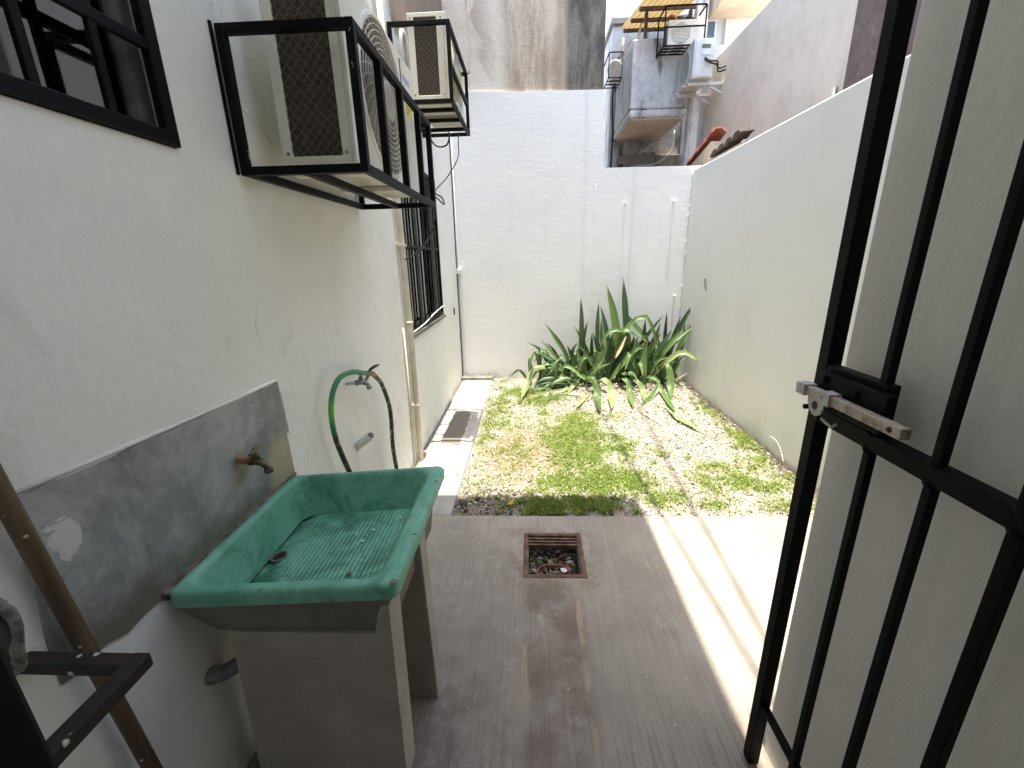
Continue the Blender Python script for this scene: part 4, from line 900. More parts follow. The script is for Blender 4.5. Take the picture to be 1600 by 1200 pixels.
# pebbles
ico = bmesh.new(); bmesh.ops.create_icosphere(ico, subdivisions=1, radius=1); IV = np.array([v.co for v in ico.verts]); IF = np.array([[v.index for v in f.verts] for f in ico.faces]); ico.free()
n = 26000; x = rng.uniform(-.49, 1.84, n); y = rng.uniform(2.225, 5.3, n); d = dens(x, y); kp = rng.random(n) > d * .55; x = x[kp]; y = y[kp]; n = len(x)
sz = rng.gamma(1.9, .0019, n) + .0024; sz = np.minimum(sz, .018)
z = np.array([gz(a, b) for a, b in zip(x, y)]) + sz * .25
ang = rng.uniform(0, 6.283, n); sq = rng.uniform(.45, .9, n); el = rng.uniform(.7, 1.5, n)
VV = IV[None] * (1 + rng.uniform(-.28, .28, (n, len(IV), 1))); X_ = VV[..., 0] * (sz * el)[:, None]; Y_ = VV[..., 1] * sz[:, None]; Z_ = VV[..., 2] * (sz * sq)[:, None]
ca, sa = np.cos(ang)[:, None], np.sin(ang)[:, None]
P = np.stack([X_ * ca - Y_ * sa + x[:, None], X_ * sa + Y_ * ca + y[:, None], Z_ + z[:, None]], -1).reshape(-1, 3)
Fp = (IF[None] + (np.arange(n) * len(IV))[:, None, None]).reshape(-1, 3)
darkp = (x < 0) & (y < 2.55); kind = np.where(rng.random(n) < .42, 0, np.where(rng.random(n) < .55, 1, np.where(rng.random(n) < .65, 2, 3))); kind = np.where(darkp & (rng.random(n) < .55), 3, kind); kind = np.where((((x + .05) / .4) ** 2 + ((y - 3.1) / .55) ** 2 < 1) & (rng.random(n) < .5), 1, kind); kind = np.where((x > 1.78) & (rng.random(n) < .7), 3, kind)
pb_ = mesh_np("gravel", P, Fp, M['peb'], np.repeat(kind, len(IF))); tag(pb_, "loose pale pink and grey gravel over the yard", "gravel", kind='stuff')
# a few dark stones, a fallen yellow leaf, pale blade by the wall
for i, (a, b, s, lab) in enumerate(((-.44, 2.36, .026, "dark stone in the front left corner of the gravel, leftmost"), (-.36, 2.42, .020, "dark stone in the front left corner of the gravel, right of the larger one"), (-.045, 2.355, .022, "dark stone beside the fallen yellow leaf"))):
    mb = MB(); mb.add([tuple(Vector(p) * s * (1 + random.uniform(-.25, .25)) * 1.0 + Vector((a, b, gz(a, b) + s * .35))) for p in IV], [tuple(q) for q in IF]); tag(mb.build("stone", M['peb'][3], base=True), lab, "stone", "dark stones on the gravel")
ly = MB(); a, b = -.135, 2.36; z0 = gz(a, b) + .012; ly.add([(a - .022, b - .01, z0), (a, b - .02, z0 + .006), (a + .024, b - .004, z0 + .012), (a + .006, b + .018, z0 + .016), (a - .012, b + .014, z0 + .010), (a, b, z0 + .014)], [(0, 1, 5), (1, 2, 5), (2, 3, 5), (3, 4, 5), (4, 0, 5)])
tag(ly.build("fallen_leaf", M['yellow_leaf'], base=True), "small fallen yellow leaf at the front edge of the gravel", "leaf")
tag(MB().tube(spline([(1.84, 2.86, .02), (1.83, 2.90, .10), (1.80, 2.93, .17), (1.76, 2.95, .20)], 14), [.004] * 10 + [.003, .0025, .002, .001], 5).build("dry_stalk", M['paper'], base=True, smooth=True), "thin white dry stalk standing by the foot of the right wall", "stalk")
LEAVES = [
 (((1.183,4.95,0.079),(1.121,5,0.701),(1.071,5.05,1.277)), 0.11, 0),
 (((0.583,4.95,0.211),(0.605,5,0.658),(0.593,5.05,1.049)), 0.079, 0),
 (((0.804,5,0.25),(0.798,5.05,0.698),(0.812,5.1,0.99)), 0.069, 0),
 (((0.942,4.98,0.36),(0.894,5.05,0.697),(0.837,5.12,0.928)), 0.08, 0),
 (((1.025,4.9,0.446),(0.975,4.95,0.812),(0.877,5,1.186)), 0.125, 1),
 (((1.002,5.05,0.643),(0.963,5.1,0.928),(0.945,5.15,1.11)), 0.038, 0),
 (((1.361,4.95,0.535),(1.222,5.025,0.713),(1.08,5.1,0.909)), 0.1, 0),
 (((0.978,4.85,0.355),(1.074,4.837,0.678),(1.272,4.825,0.844),(1.378,4.812,0.71),(1.462,4.8,0.462)), 0.076, 1),
 (((1.606,4.95,0.146),(1.689,4.967,0.527),(1.795,4.983,0.794),(1.907,5,0.985)), 0.078, 0),
 (((1.907,5,0.985),(1.984,5.025,1.099),(2.034,5.05,1.225)), 0.021, 3),
 (((1.644,4.9,0.124),(1.723,4.917,0.434),(1.868,4.933,0.7),(2.029,4.95,0.962)), 0.071, 1),
 (((1.51,4.85,0.348),(1.632,4.867,0.53),(1.733,4.883,0.602),(1.86,4.9,0.697)), 0.073, 1),
 (((1.421,4.85,0.21),(1.51,4.875,0.445),(1.63,4.9,0.676)), 0.093, 0),
 (((1.502,4.75,0.287),(1.682,4.7,0.447),(1.811,4.65,0.399),(1.942,4.6,0.316)), 0.08, 2),
 (((1.38,4.8,0.119),(1.51,4.775,0.28),(1.703,4.75,0.433)), 0.082, 1),
 (((1.293,4.7,0.097),(1.293,4.725,0.38),(1.319,4.75,0.574)), 0.097, 1),
 (((0.92,4.75,0.121),(1.086,4.733,0.364),(1.204,4.717,0.483),(1.271,4.7,0.505)), 0.074, 1),
 (((0.705,4.78,0.202),(0.797,4.76,0.344),(0.855,4.74,0.516),(0.841,4.72,0.619)), 0.075, 2),
 (((1.13,4.85,0.608),(1.008,4.833,0.688),(0.884,4.817,0.659),(0.782,4.8,0.471)), 0.066, 1),
 (((1.033,4.8,0.693),(1.192,4.775,0.645),(1.32,4.75,0.557)), 0.069, 1),
 (((1.081,4.78,0.621),(1.025,4.715,0.519),(0.946,4.65,0.393)), 0.048, 3),
 (((0.623,4.65,0.152),(0.7,4.567,0.184),(0.749,4.483,0.016),(0.686,3.981,0.012)), 0.136, 1),
 (((0.787,4.65,0.151),(0.86,4.583,0.152),(0.891,4.517,0.004),(0.814,4.05,0.012)), 0.109, 2),
 (((1.053,4.68,0.157),(1.099,4.62,0.122),(1.108,4.56,0.005),(1.038,4.088,0.012)), 0.091, 1),
 (((1.168,4.68,0.138),(1.229,4.62,0.104),(1.26,4.56,0.003),(1.197,4.264,0.012)), 0.082, 2),
 (((1.345,4.68,0.171),(1.436,4.603,0.124),(1.342,4.48,0.012),(1.125,4.175,0.012)), 0.072, 1),
 (((1.554,4.72,0.328),(1.575,4.647,0.195),(1.566,4.573,0.064),(1.505,4.352,0.012)), 0.101, 1),
 (((1.395,4.65,0.145),(1.457,4.533,0.044),(1.446,4.236,0.012),(1.411,3.936,0.012)), 0.077, 1),
 (((1.374,4.147,0.012),(1.384,3.819,0.012),(1.434,3.655,0.012),(1.508,3.464,0.012)), 0.058, 2),
 (((1.064,4.198,0.012),(1.154,3.823,0.012),(1.243,3.564,0.012)), 0.018, 3),
 (((0.378,4.9,0.226),(0.233,4.925,0.434),(0.114,4.95,0.57)), 0.057, 1),
 (((0.342,4.88,0.267),(0.155,4.9,0.388),(0.027,4.92,0.441)), 0.06, 0),
 (((0.407,4.82,0.194),(0.21,4.785,0.319),(0.07,4.75,0.231)), 0.066, 1),
 (((0.183,4.75,0.285),(0.032,4.7,0.265),(-0.044,4.65,0.125),(-0.111,4.375,0.012)), 0.09, 2),
 (((0.417,4.7,0),(0.18,4.66,0.059),(-0.028,4.62,0.056)), 0.054, 0),
 (((0.428,4.65,0.051),(0.211,4.6,0.003),(-0.036,4.489,0.012)), 0.06, 2),
 (((0.555,4.459,0.012),(0.334,4.48,0.012),(0.035,4.338,0.012)), 0.056, 1),
 (((0.36,4.61,0.012),(0.382,4.865,0.147),(0.356,4.88,0.294)), 0.057, 0),
 (((0.411,4.85,0.061),(0.288,4.825,0.247),(0.118,4.8,0.255)), 0.059, 0),
 (((0.609,4.8,0.118),(0.387,4.775,0.15),(0.2,4.75,0.145)), 0.049, 0),
 (((0.726,4.78,0.079),(0.522,4.79,0.201),(0.421,4.8,0.287)), 0.075, 1),
 (((0.404,4.556,0.012),(0.498,4.69,0.09),(0.569,4.68,0.162)), 0.071, 2),
 (((0.687,4.88,0.139),(0.607,4.89,0.297),(0.551,4.9,0.427)), 0.067, 1),
 (((0.732,4.95,0.083),(0.671,4.925,0.306),(0.763,4.9,0.401)), 0.067, 0),
 (((0.67,4.75,0.123),(0.794,4.725,0.267),(0.91,4.7,0.332)), 0.061, 1),
 (((0.702,4.6,0.029),(0.58,4.398,0.012),(0.455,4.1,0.012)), 0.055, 2),
 (((1.695,4.95,0.109),(1.766,4.975,0.263),(1.853,5,0.33)), 0.072, 0),
 (((1.774,4.735,0.012),(1.857,4.925,0.061),(1.871,4.95,0.152)), 0.037, 0),
 (((1.651,4.8,0.064),(1.742,4.775,0.149),(1.806,4.75,0.198)), 0.036, 3),
 (((1.613,4.75,0.131),(1.701,4.7,0.058),(1.759,4.65,0.03)), 0.048, 2),
 (((0.567,4.72,0.08),(0.429,4.68,0.163),(0.229,4.64,0.108),(0.096,4.6,0.035)), 0.061, 1),
 (((0.562,4.659,0.012),(0.465,4.693,0.072),(0.331,4.687,0.093),(0.181,4.68,0.131)), 0.064, 0),
 (((1.114,4.9,0.201),(1.117,4.883,0.38),(1.209,4.867,0.451),(1.316,4.85,0.521)), 0.057, 0),
 (((1.058,4.72,0.214),(1.161,4.67,0.21),(1.202,4.62,0.147)), 0.08, 1),
 (((1.042,4.75,0.326),(1.128,4.715,0.266),(1.2,4.68,0.155)), 0.071, 0),
 (((1.75,4.85,0.066),(1.563,4.85,0.313),(1.406,4.85,0.418)), 0.073, 0),
 (((0.817,5,0.357),(0.762,5.025,0.564),(0.737,5.05,0.639)), 0.052, 0),
 (((1.17,4.95,0.294),(0.993,4.95,0.436),(0.894,4.95,0.559)), 0.075, 0),
 (((0.745,4.85,0.323),(0.656,4.825,0.382),(0.637,4.8,0.336)), 0.05, 0),
 (((0.957,4.97,0.133),(0.928,5.006,0.295),(0.862,5.041,0.387)), 0.096, 0),
 (((0.934,4.914,0.086),(0.873,4.951,0.24),(0.785,4.989,0.326)), 0.095, 0),
 (((1.614,5.106,0.075),(1.506,5.088,0.345),(1.447,5.069,0.499)), 0.096, 0),
 (((1.481,5.13,0.023),(1.351,5.146,0.23),(1.211,5.163,0.262)), 0.097, 0),
 (((0.699,4.909,0.125),(0.757,4.905,0.317),(0.832,4.902,0.426)), 0.074, 1),
 (((0.889,5.038,0.085),(0.957,5.053,0.209),(0.97,5.068,0.227)), 0.07, 1),
 (((1.483,5.041,0.102),(1.511,5.029,0.253),(1.578,5.018,0.34)), 0.077, 1),
 (((1.484,4.868,0.124),(1.499,4.901,0.44),(1.479,4.933,0.618)), 0.066, 0),
 (((0.821,4.875,0.041),(0.769,4.871,0.178),(0.713,4.868,0.257)), 0.095, 0),
 (((0.743,5.133,0.063),(0.95,5.169,0.264),(1.117,5.206,0.289)), 0.087, 0),
 (((1.36,4.898,0.035),(1.287,4.9,0.215),(1.241,4.902,0.318)), 0.08, 1),
 (((0.902,5.046,0.012),(0.865,5.135,0.191),(0.779,5.126,0.312)), 0.078, 0),
 (((0.777,5.014,0.029),(0.818,5.013,0.377),(0.864,5.012,0.573)), 0.082, 0),
 (((0.839,4.993,0.065),(0.928,4.999,0.266),(1.052,5.005,0.38)), 0.068, 0),
 (((0.929,4.906,0.102),(0.97,4.9,0.324),(0.977,4.894,0.452)), 0.059, 0),
 (((1.535,4.944,0.088),(1.45,4.962,0.275),(1.425,4.98,0.381)), 0.063, 0),
 (((1.277,5.127,0.088),(1.119,5.152,0.376),(1.044,5.176,0.42)), 0.074, 0),
 (((1.641,5.127,0.019),(1.682,5.107,0.307),(1.695,5.088,0.472)), 0.1, 0),
 (((1.788,5.074,0.012),(1.565,5.12,0.236),(1.339,5.1,0.282)), 0.088, 0),
 (((1.487,5.089,0.041),(1.456,5.076,0.276),(1.424,5.063,0.412)), 0.068, 0),
 (((0.84,5.034,0.012),(0.992,5.139,0.278),(1.119,5.164,0.32)), 0.068, 0),
 (((1.564,4.874,0.087),(1.675,4.857,0.377),(1.772,4.841,0.426)), 0.084, 0),
 (((1.33,4.853,0.156),(1.257,4.89,0.435),(1.207,4.927,0.593)), 0.091, 0),
 (((1.784,5.078,0.043),(1.603,5.083,0.35),(1.461,5.088,0.401)), 0.095, 0),
 (((0.85,5.107,0.019),(0.983,5.087,0.222),(1.088,5.067,0.258)), 0.092, 0),
 (((1.399,4.961,0.01),(1.39,4.989,0.17),(1.392,5.017,0.259)), 0.065, 0),
 (((1.211,4.852,0.129),(1.217,4.868,0.449),(1.247,4.883,0.629)), 0.069, 1),
 (((1.55,4.938,0.064),(1.537,4.927,0.316),(1.522,4.915,0.461)), 0.067, 0),
 (((1.486,5.123,0.01),(1.374,5.163,0.328),(1.287,5.204,0.509)), 0.073, 1),
 (((1.392,5.049,0.057),(1.208,5.03,0.311),(1.054,5.011,0.358)), 0.064, 0),
 (((1.474,5.088,0.018),(1.348,5.129,0.334),(1.22,5.171,0.513)), 0.088, 0),
 (((1.138,4.94,0.018),(0.987,4.917,0.262),(0.855,4.893,0.308)), 0.058, 0),
 (((1.588,4.999,0.016),(1.705,5.044,0.123),(1.82,5.089,0.13)), 0.083, 0),
 (((0.903,5.048,0.057),(1.01,5.075,0.196),(1.133,5.101,0.213)), 0.095, 0),
 (((0.639,4.807,0.012),(0.505,4.839,0.064),(0.392,4.814,0.019)), 0.073, 2),
 (((0.467,4.677,0.012),(0.336,4.753,0.106),(0.222,4.728,0.062)), 0.069, 2),
 (((0.549,4.756,0.043),(0.497,4.731,0.241),(0.459,4.706,0.197)), 0.047, 1),
 (((0.531,4.933,0.039),(0.401,4.908,0.109),(0.297,4.883,0.063)), 0.071, 0),
 (((0.339,4.902,0.062),(0.301,4.877,0.213),(0.272,4.852,0.166)), 0.065, 1),
 (((0.275,4.739,0.109),(0.313,4.714,0.343),(0.346,4.689,0.298)), 0.052, 1),
 (((0.515,4.75,0.042),(0.364,4.725,0.097),(0.243,4.7,0.053)), 0.064, 0),
 (((0.496,4.755,0.031),(0.377,4.73,0.17),(0.284,4.705,0.126)), 0.067, 2),
 (((0.482,4.844,0.055),(0.421,4.819,0.24),(0.375,4.794,0.195)), 0.054, 2),
 (((0.399,4.724,0.09),(0.199,4.699,0.124),(0.037,4.674,0.08)), 0.07, 0),
 (((0.301,4.722,0.134),(0.167,4.697,0.157),(0.057,4.672,0.113)), 0.068, 0),
 (((0.643,4.88,0.03),(0.568,4.855,0.233),(0.513,4.83,0.188)), 0.056, 0),
]
def leaf_mesh(pts, w, mb):
    S0 = spline(pts, 60); acc = [0]
    for p, q in zip(S0, S0[1:]): acc.append(acc[-1] + (q - p).length)
    S = []; j = 0
    for i in range(15):
        tgt = acc[-1] * i / 14
        while j < 58 and acc[j + 1] < tgt: j += 1
        S.append(S0[j].lerp(S0[j + 1], min(1, max(0, (tgt - acc[j]) / max(1e-6, acc[j + 1] - acc[j])))))
    n = len(S); roll = random.uniform(-.4, .4); tw = random.uniform(-.5, .5); prev = None; vs = []
    for i, p in enumerate(S):
        t = i / (n - 1); d = (S[min(i + 1, n - 1)] - S[max(i - 1, 0)]).normalized()
        nrm = Vector((math.sin(roll + tw * t) * .7, -.78, .62)); side = d.cross(nrm)
        if side.length < .15: side = prev.copy() if prev else d.orthogonal()
        side.normalize()
        if prev is not None and side.dot(prev) < 0: side = -side
        if prev is not None: side = (side * .55 + prev * .45).normalized()
        prev = side; up = side.cross(d).normalized()
        prof = (.38 + .62 * (t / .58) ** 1.2) if t < .58 else (1.0 if t < .68 else max(.0, 1 - ((t - .68) / .32) ** 1.6))
        hw_ = w * .37 * prof + .0006; fold = .30 * hw_; wv = .12 * hw_ * math.sin(t * 17 + roll * 5)
        for k, q in ((-1, 1.0), (-.55, .35), (0, 0), (.55, .35), (1, 1.0)): vs.append(p + side * hw_ * k + up * (fold * q + wv * k))
    fs = [(i * 5 + k, i * 5 + k + 1, i * 5 + k + 6, i * 5 + k + 5) for i in range(n - 1) for k in range(4)]
    mb.add(vs, fs)
    mb.uv = [((k + 1) / 2, i / (n - 1)) for i in range(n) for k in (-1, -.55, 0, .55, 1)]
CL = [(-9, .22, "spiky plant with low spreading leaves at the left end of the clump", (-.02, 4.78)), (.22, .62, "spiky plant with one lone upright leaf and broad drooping leaves in front", (.42, 4.84)), (.62, 1.02, "spiky plant with tall mottled leaves in the middle of the clump", (.82, 4.92)), (1.02, 1.42, "spiky plant bearing the tallest dark upright leaf of the clump", (1.2, 4.95)), (1.42, 9, "spiky plant leaning against the right wall with a sunlit pale leaf", (1.6, 4.9))]
random.seed(77)
for _ in range(64):
    bx = random.uniform(.30, 1.62) if random.random() < .75 else random.uniform(-.05, .35); by = random.uniform(4.78, 5.08); a = random.uniform(-.75, .75) * (1.0 if bx > .3 else 1.5); fw_ = random.uniform(-.20, .12); ln = random.uniform(.26, .60)
    LEAVES.append((((bx, by, .06), (bx + math.sin(a) * ln * .45, by + fw_ * .4, .06 + math.cos(a) * ln * .62 + .05), (bx + math.sin(a) * ln * .95, by + fw_, max(.04, .06 + math.cos(a) * ln * (1.0 if random.random() < .62 else .38)))), random.uniform(.045, .075), random.choice([0, 0, 0, 0, 1, 1, 1])))
random.seed(8)
for _ in range(30):
    bx = random.uniform(.55, 1.66); by = random.uniform(4.84, 5.10); a = (bx - 1.05) * .55 + random.uniform(-.28, .28); ln = random.uniform(.40, .82); b_ = random.uniform(-.05, .14)
    LEAVES.append((((bx, by, .06), (bx + math.sin(a) * ln * .5, by - .03, .06 + math.cos(a) * ln * .52), (min(1.80, bx + math.sin(a) * ln * 1.05 + b_), by - .05, .06 + math.cos(a) * ln)), random.uniform(.055, .085), random.choice([0, 0, 1])))
random.seed(21); roots = []
for lo, hi, lab, (bx, by) in CL:
    roots.append(thing("snake_plant", lab, "plant", (bx, by, gz(bx, by)), "spiky plants along the back wall"))
for pts, w, kd in LEAVES:
    base = Vector(pts[0])
    ci = [i for i, c in enumerate(CL) if c[0] <= base.x < c[1]][0]; bx, by = CL[ci][3]
    P_ = [Vector(p) for p in pts]
    if base.z > .05 and kd != 3:
        rx = base.x + (bx - base.x) * .45; ry = by + random.uniform(-.06, .10); st = Vector((rx, ry, gz(rx, ry) - .01))
        mid = (st + base) / 2 + Vector((0, .02, .04)); P_ = [st, mid] + P_ if base.z > .18 else [st] + P_
    for p in P_: p.z = max(p.z, gz(p.x, p.y) + .012) if p is not P_[0] else p.z
    mb = MB(); leaf_mesh(P_, w, mb); o = mb.build("leaf", M['leaf'][kd], roots[ci], smooth=True)
    ul = o.data.uv_layers.new(name="uv")
    for lp in o.data.loops: ul.data[lp.index].uv = mb.uv[lp.vertex_index]
# dry brown litter under the plants
random.seed(5); mb = MB()
for _ in range(260):
    a = random.uniform(.0, 1.75); b = random.uniform(4.35, 5.2); l = random.uniform(.02, .10); th = random.uniform(0, 6.28); w = random.uniform(.002, .008); dx, dy = math.cos(th), math.sin(th); z0 = gz(a, b) + .012
    mb.add([(a - dx * l, b - dy * l, z0), (a + dy * w, b - dx * w, z0 + .006), (a + dx * l, b + dy * l, z0 + .004), (a - dy * w, b + dx * w, z0 + .008)], [(0, 1, 2, 3)])
tag(mb.build("leaf_litter", M['leaf'][3]), "dry brown leaf litter under the spiky plants", "litter", kind='stuff')

# ------------------------------------------------------------------ neighbours
t = thing("tall_building", "tall neighbouring building with a brown and black stained blank wall above the white back wall", "building", (0, 7, 0))
MB().box(-2.6, .815, 5.335, 5.60, 2.3, 5.4).build("wall", M['tall'], t)
MB().box(-2.6, .80, 5.602, 9, -.3, 5.3).build("rear_block", M['tall'], t)
bb = thing("beige_building", "beige rendered building with grey weather streaks behind the right boundary wall", "building", (4, 4, 0))
MB().box(2.6, 6.5, .3, 7.2, -.3, 4.09).build("wall", M['beige'], bb, bevel=.01)
MB().box(2.572, 3.6, 1.0, 4.10, -.3, 6.0).build("dark_end_wall", M['maroon'], bb)
MB().tube([(2.575, 4.22, 2.2), (2.575, 4.21, 2.82)], .018, 10).build("vent_pipe", M['greypipe'], bb, smooth=True)
MB().box(2.366, 2.52, 7.21, 7.34, -.3, 7.3).build("corner_pillar", M['balcony'], bb, bevel=.01)
nb = thing("balcony_building", "mouldy white building with a projecting balcony beyond the low part of the back wall", "building", (2.4, 9, 0))
MB().box(1.44, 2.70, 8.6, 11.5, -.3, 5.22).build("wall", M['balcony'], nb)
MB().box(1.40, 2.72, 8.52, 11.6, 5.222, 5.30).build("roof_edge", M['brickwall'], nb)
bal = MB(); bal.box(1.52, 2.36, 7.3, 8.598, 3.49, 3.60); bal.box(1.52, 2.36, 7.3, 7.42, 3.601, 4.50); bal.box(1.52, 1.62, 7.421, 8.598, 3.601, 4.50)
bal.build("balcony", M['balcony'], nb, bevel=.03)
MB().box(1.56, 2.33, 7.34, 8.59, 3.470, 3.4895).build("soffit", M['soffit'], nb)
MB().box(1.60, 2.66, 8.40, 8.59, -.3, 3.2).build("block_wall", M['brickwall'], nb, bevel=.01)
random.seed(9)
for i in range(6):
    z = 2.62 + .16 * (i % 4); xx = 1.66 + .4 * (i // 4) + .2 * (i % 2)
    MB().box(xx, xx + .37, 8.385, 8.399, z, z + .145).build("block", M['brickwall'], nb, bevel=.006)
# awning over the balcony
aw = MB(); vs = []; n = 72
for i in range(n + 1):
    xx = 1.60 + .72 * i / n; dz = .030 * math.cos(i / n * 2 * math.pi * 9)
    vs += [(xx - .05, 8.45, 5.10 + dz), (xx, 6.5, 4.66 + .05 + dz)]
aw.add(vs, [(2 * i, 2 * i + 2, 2 * i + 3, 2 * i + 1) for i in range(n)]); awo = aw.build("awning", M['awning'], nb, smooth=True)
for yy in (8.30, 7.75, 7.2, 6.7): MB().box(1.56, 2.34, yy - .02, yy + .02, 5.10 - (8.45 - yy) * .2 - .075, 5.10 - (8.45 - yy) * .2 - .032).build("purlin", M['oldsteel'], awo)
for xx in (1.70, 2.32): MB().box(xx - .022, xx + .022, 7.34, 7.385, 4.501, 4.83).build("post", M['oldsteel'], nb)
for a, b in (((1.58, 8.5, 3.9), (1.60, 8.5, 5.0)), ((1.62, 7.9, 4.52), (1.78, 8.0, 5.0))): MB().tube(spline([a, tuple((Vector(a) + Vector(b)) / 2 + Vector((.02, -.02, 0))), b], 10), .018, 8).build("conduit", M['pvc'], nb, smooth=True)
MB().tube(spline([(1.53, 8.45, 4.75), (1.47, 8.55, 4.2), (1.50, 8.57, 3.6), (1.49, 8.57, 3.0)], 16), .014, 6).build("cable", M['wire'], nb, smooth=True)
MB().tube(spline([(1.60, 8.2, 2.95), (1.85, 8.2, 2.99), (2.2, 8.15, 3.02), (2.42, 8.1, 3.2), (2.45, 8.1, 3.5)], 24), .011, 6).build("cable", M['whiteplastic'], nb, smooth=True)
MB().tube(spline([(2.32, 8.3, 3.42), (2.1, 8.3, 3.32), (1.9, 8.3, 3.18)], 14), .009, 6).build("cable", M['whiteplastic'], nb, smooth=True)
MB().box(1.56, 1.66, 8.28, 8.38, 2.86, 3.05).build("meter_box", M['wire'], nb, bevel=.006)
MB().box(1.44, 1.55, 8.42, 8.5, 2.75, 2.92).build("meter_box", M['whiteplastic'], nb, bevel=.006)
fb = thing("far_building", "pale building with a blue window and a projecting slab above the beige wall", "building", (3.8, 10, 0))
MB().plate('y', (2.522, 6.0), (-.3, 7.5), (7.36, 7.48), [(2.575, 2.83, 4.40, 4.72)]).build("wall", M['palewall'], fb)
MB().box(2.72, 6.0, 7.70, 11, -.3, 7.4).build("rear_block", M['palewall'], fb)
wn_ = MB().plate('y', (2.576, 2.829), (4.401, 4.719), (7.40, 7.43), [(2.59, 2.695, 4.415, 4.705), (2.71, 2.815, 4.415, 4.705)]).build("window", M['whiteplastic'], fb)
for a, mm in ((2.587, 'bluepane'), (2.707, 'palepane')): MB().box(a, a + .11, 7.412, 7.418, 4.41, 4.71).build("pane", M[mm], wn_)
MB().poly([(2.57, 7.358, 4.70), (2.57, 7.05, 4.705), (2.57, 6.86, 4.76), (2.57, 6.80, 4.86), (2.57, 6.80, 5.2), (2.57, 7.358, 5.2)], (.72, 0, 0)).build("slab", M['soffit'], fb, bevel=.015)
# neighbours' air conditioners
def at(x, y, z, facing): return Matrix.Translation((x, y, z)) @ Matrix.Rotation(R(facing), 4, 'Z')
ac_unit("white air conditioner with a round slatted grille in the cage on the balcony wall", at(1.93, 7.22, 4.27, -90), .21, .42, .30, M['casing_white'], (.05, .15, .02), (.42, .48, .40), 1, False, "air conditioners of the neighbours")
a3 = ac_unit("grey white air conditioner on brackets at the end of the beige wall", Matrix.Translation((2.42, 6.58, 3.73)) @ Matrix.Rotation(R(180), 4, 'Z') @ Matrix.Translation((0, -.62, 0)), .26, .62, .44, M['casing_white'], (.05, .2, .03), (.5, .5, .4), 1, False, "air conditioners of the neighbours")
MB().box(2.18, 2.40, 6.572, 6.5785, 3.745, 4.155).build("end_cover", M['casing_white'], a3, bevel=.003)
MB().box(2.255, 2.365, 6.5665, 6.571, 4.06, 4.10).build("handle_recess", M['fan'], a3); MB().box(2.255, 2.365, 6.5665, 6.571, 3.985, 4.05).build("white_sticker", M['paper'], a3)
for (z1, z2) in ((3.93, 3.80), (3.95, 3.84)): MB().tube(spline([(2.30, 6.56, z1), (2.36, 6.53, z1 - .05), (2.46, 6.55, z2 + .06), (2.50, 6.6, z2), (2.595, 6.6, z2 + .02)], 14), .010, 6).build("pipe_line", M['wire'], a3, smooth=True)
br_ = thing("wall_bracket", "pale steel bracket holding the grey white air conditioner on the beige wall", "bracket", (2.598, 6.87, 3.45))
for yy in (6.66, 7.08):
    MB().box(2.14, 2.599, yy - .02, yy + .02, 3.665, 3.700).build("arm", M['casing_white'], br_); MB().bar((2.42, yy, 3.655), (2.598, yy, 3.575), .022).build("strut", M['casing_white'], br_)
ac_unit("small white air conditioner in the cage at the left side of the mouldy balcony", at(1.35, 8.30, 4.30, -90), .16, .16, .27, M['casing_white'], (.04, .12, .02), (.45, .5, .4), 0, False, "air conditioners of the neighbours")
def ncage(label, x0, x1, y0, y1, z0, z1, w, extra):
    t = thing("wall_cage", label, "cage", ((x0 + x1) / 2, y1, z0), "black steel cages of the neighbours"); S = []
    for x in (x0, x1):
        for z in (z0, z1): S.append(((x, y0 + w / 2, z), (x, y1, z)))
        for y in (y0, y1 - w): S.append(((x, y, z0 + w / 2), (x, y, z1 - w / 2)))
    for z in [z0, z1] + extra: S.append(((x0 + w / 2, y0, z), (x1 - w / 2, y0, z)))
    for k in range(1, 4): S.append(((x0 + w / 2, y0 + (y1 - y0) * k / 4, z0), (x1 - w / 2, y0 + (y1 - y0) * k / 4, z0)))
    for a, b in S: MB().bar(a, b, w).build("bar", M['black'], t)
ncage("black steel cage around the air conditioner on the balcony wall", 1.86, 2.40, 6.94, 7.298, 4.245, 4.70, .016, [4.46])
ncage("small black steel cage at the left side of the mouldy balcony", 1.30, 1.518, 8.02, 8.598, 4.27, 4.62, .014, [])
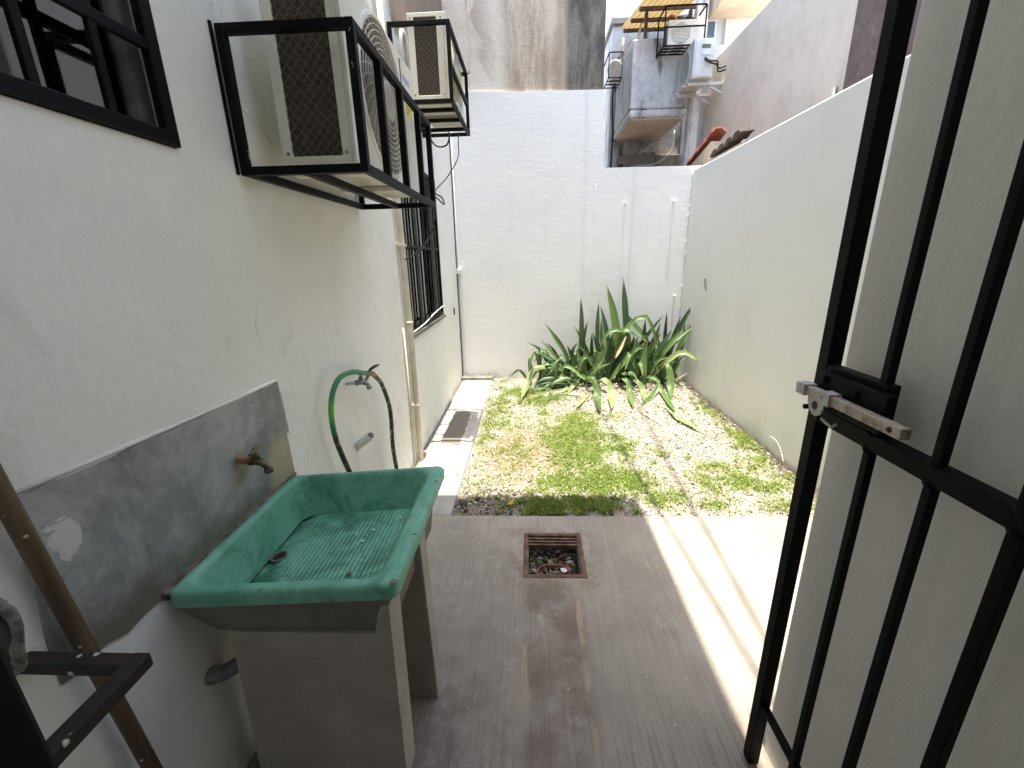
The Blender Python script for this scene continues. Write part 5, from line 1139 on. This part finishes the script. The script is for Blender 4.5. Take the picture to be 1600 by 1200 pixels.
tag(MB().tube(spline([(2.05, 7.1, 4.57), (2.04, 7.08, 4.62), (1.98, 7.1, 4.66), (1.94, 7.2, 4.655)], 12), .012, 6).build("copper_pipe", M['copper'], base=True, smooth=True), "orange copper pipe curving over the balcony air conditioner", "pipe")
tag(MB().tube([(2.24 + .10 * math.cos(a * .3), 7.2 + .02 * math.sin(a), 4.60 + .07 * math.sin(a * .3)) for a in range(40)], .012, 6).build("hose_coil", M['wire'], base=True, smooth=True), "black coiled hose behind the balcony air conditioner", "hose")
# tiled ridge and dark tiles showing over the boundary wall
rt = thing("tile_roof", "small terracotta tiled roof edge showing over the right boundary wall", "roof", (2.25, 5.8, 2.2))
for i in range(5):
    p0 = Vector((2.14, 6.50 - .21 * i, 2.520 + .050 * i)); p1 = Vector((2.14, 6.27 - .21 * i, 2.598 + .050 * i)); d = (p1 - p0).normalized(); up = Vector((1, 0, 0)).cross(d); 
    if up.z < 0: up = -up
    w = .085; prof = [(-1, 0), (-.92, .55), (-.5, .95), (.5, .95), (.92, .55), (1, 0), (.8, 0), (.4, .68), (-.4, .68), (-.8, 0)]
    MB().poly([p0 + Vector((a * w, 0, 0)) + up * (b * .06 + .012) for a, b in prof], p1 - p0).build("tile", M['terracotta'], rt, bevel=.003, seg=1)
MB().add([(2.07, 6.6, 2.1), (2.21, 6.6, 2.1), (2.21, 5.46, 2.1), (2.07, 5.46, 2.1), (2.07, 6.6, 2.475), (2.21, 6.6, 2.475), (2.21, 5.46, 2.725), (2.07, 5.46, 2.725)], [(0, 1, 2, 3), (4, 5, 6, 7), (0, 1, 5, 4), (1, 2, 6, 5), (2, 3, 7, 6), (3, 0, 4, 7)]).build("render", M['soffit'], rt)
for i in range(4):
    y = 5.24 - .17 * i; z = 2.535 + .016 * i
    MB().poly([(2.02, y + .10, z), (2.02, y + .02, z + .055), (2.02, y - .06, z + .06), (2.02, y - .09, z + .03), (2.02, y - .02, z + .02), (2.02, y + .06, z - .01)], (.16, .03, .02)).build("dark_tile", M['darktile'], rt, bevel=.004, seg=1)
MB().box(2.05, 2.16, 4.55, 5.40, 2.1, 2.53).build("kerb_wall", M['brickwall'], rt, bevel=.01)
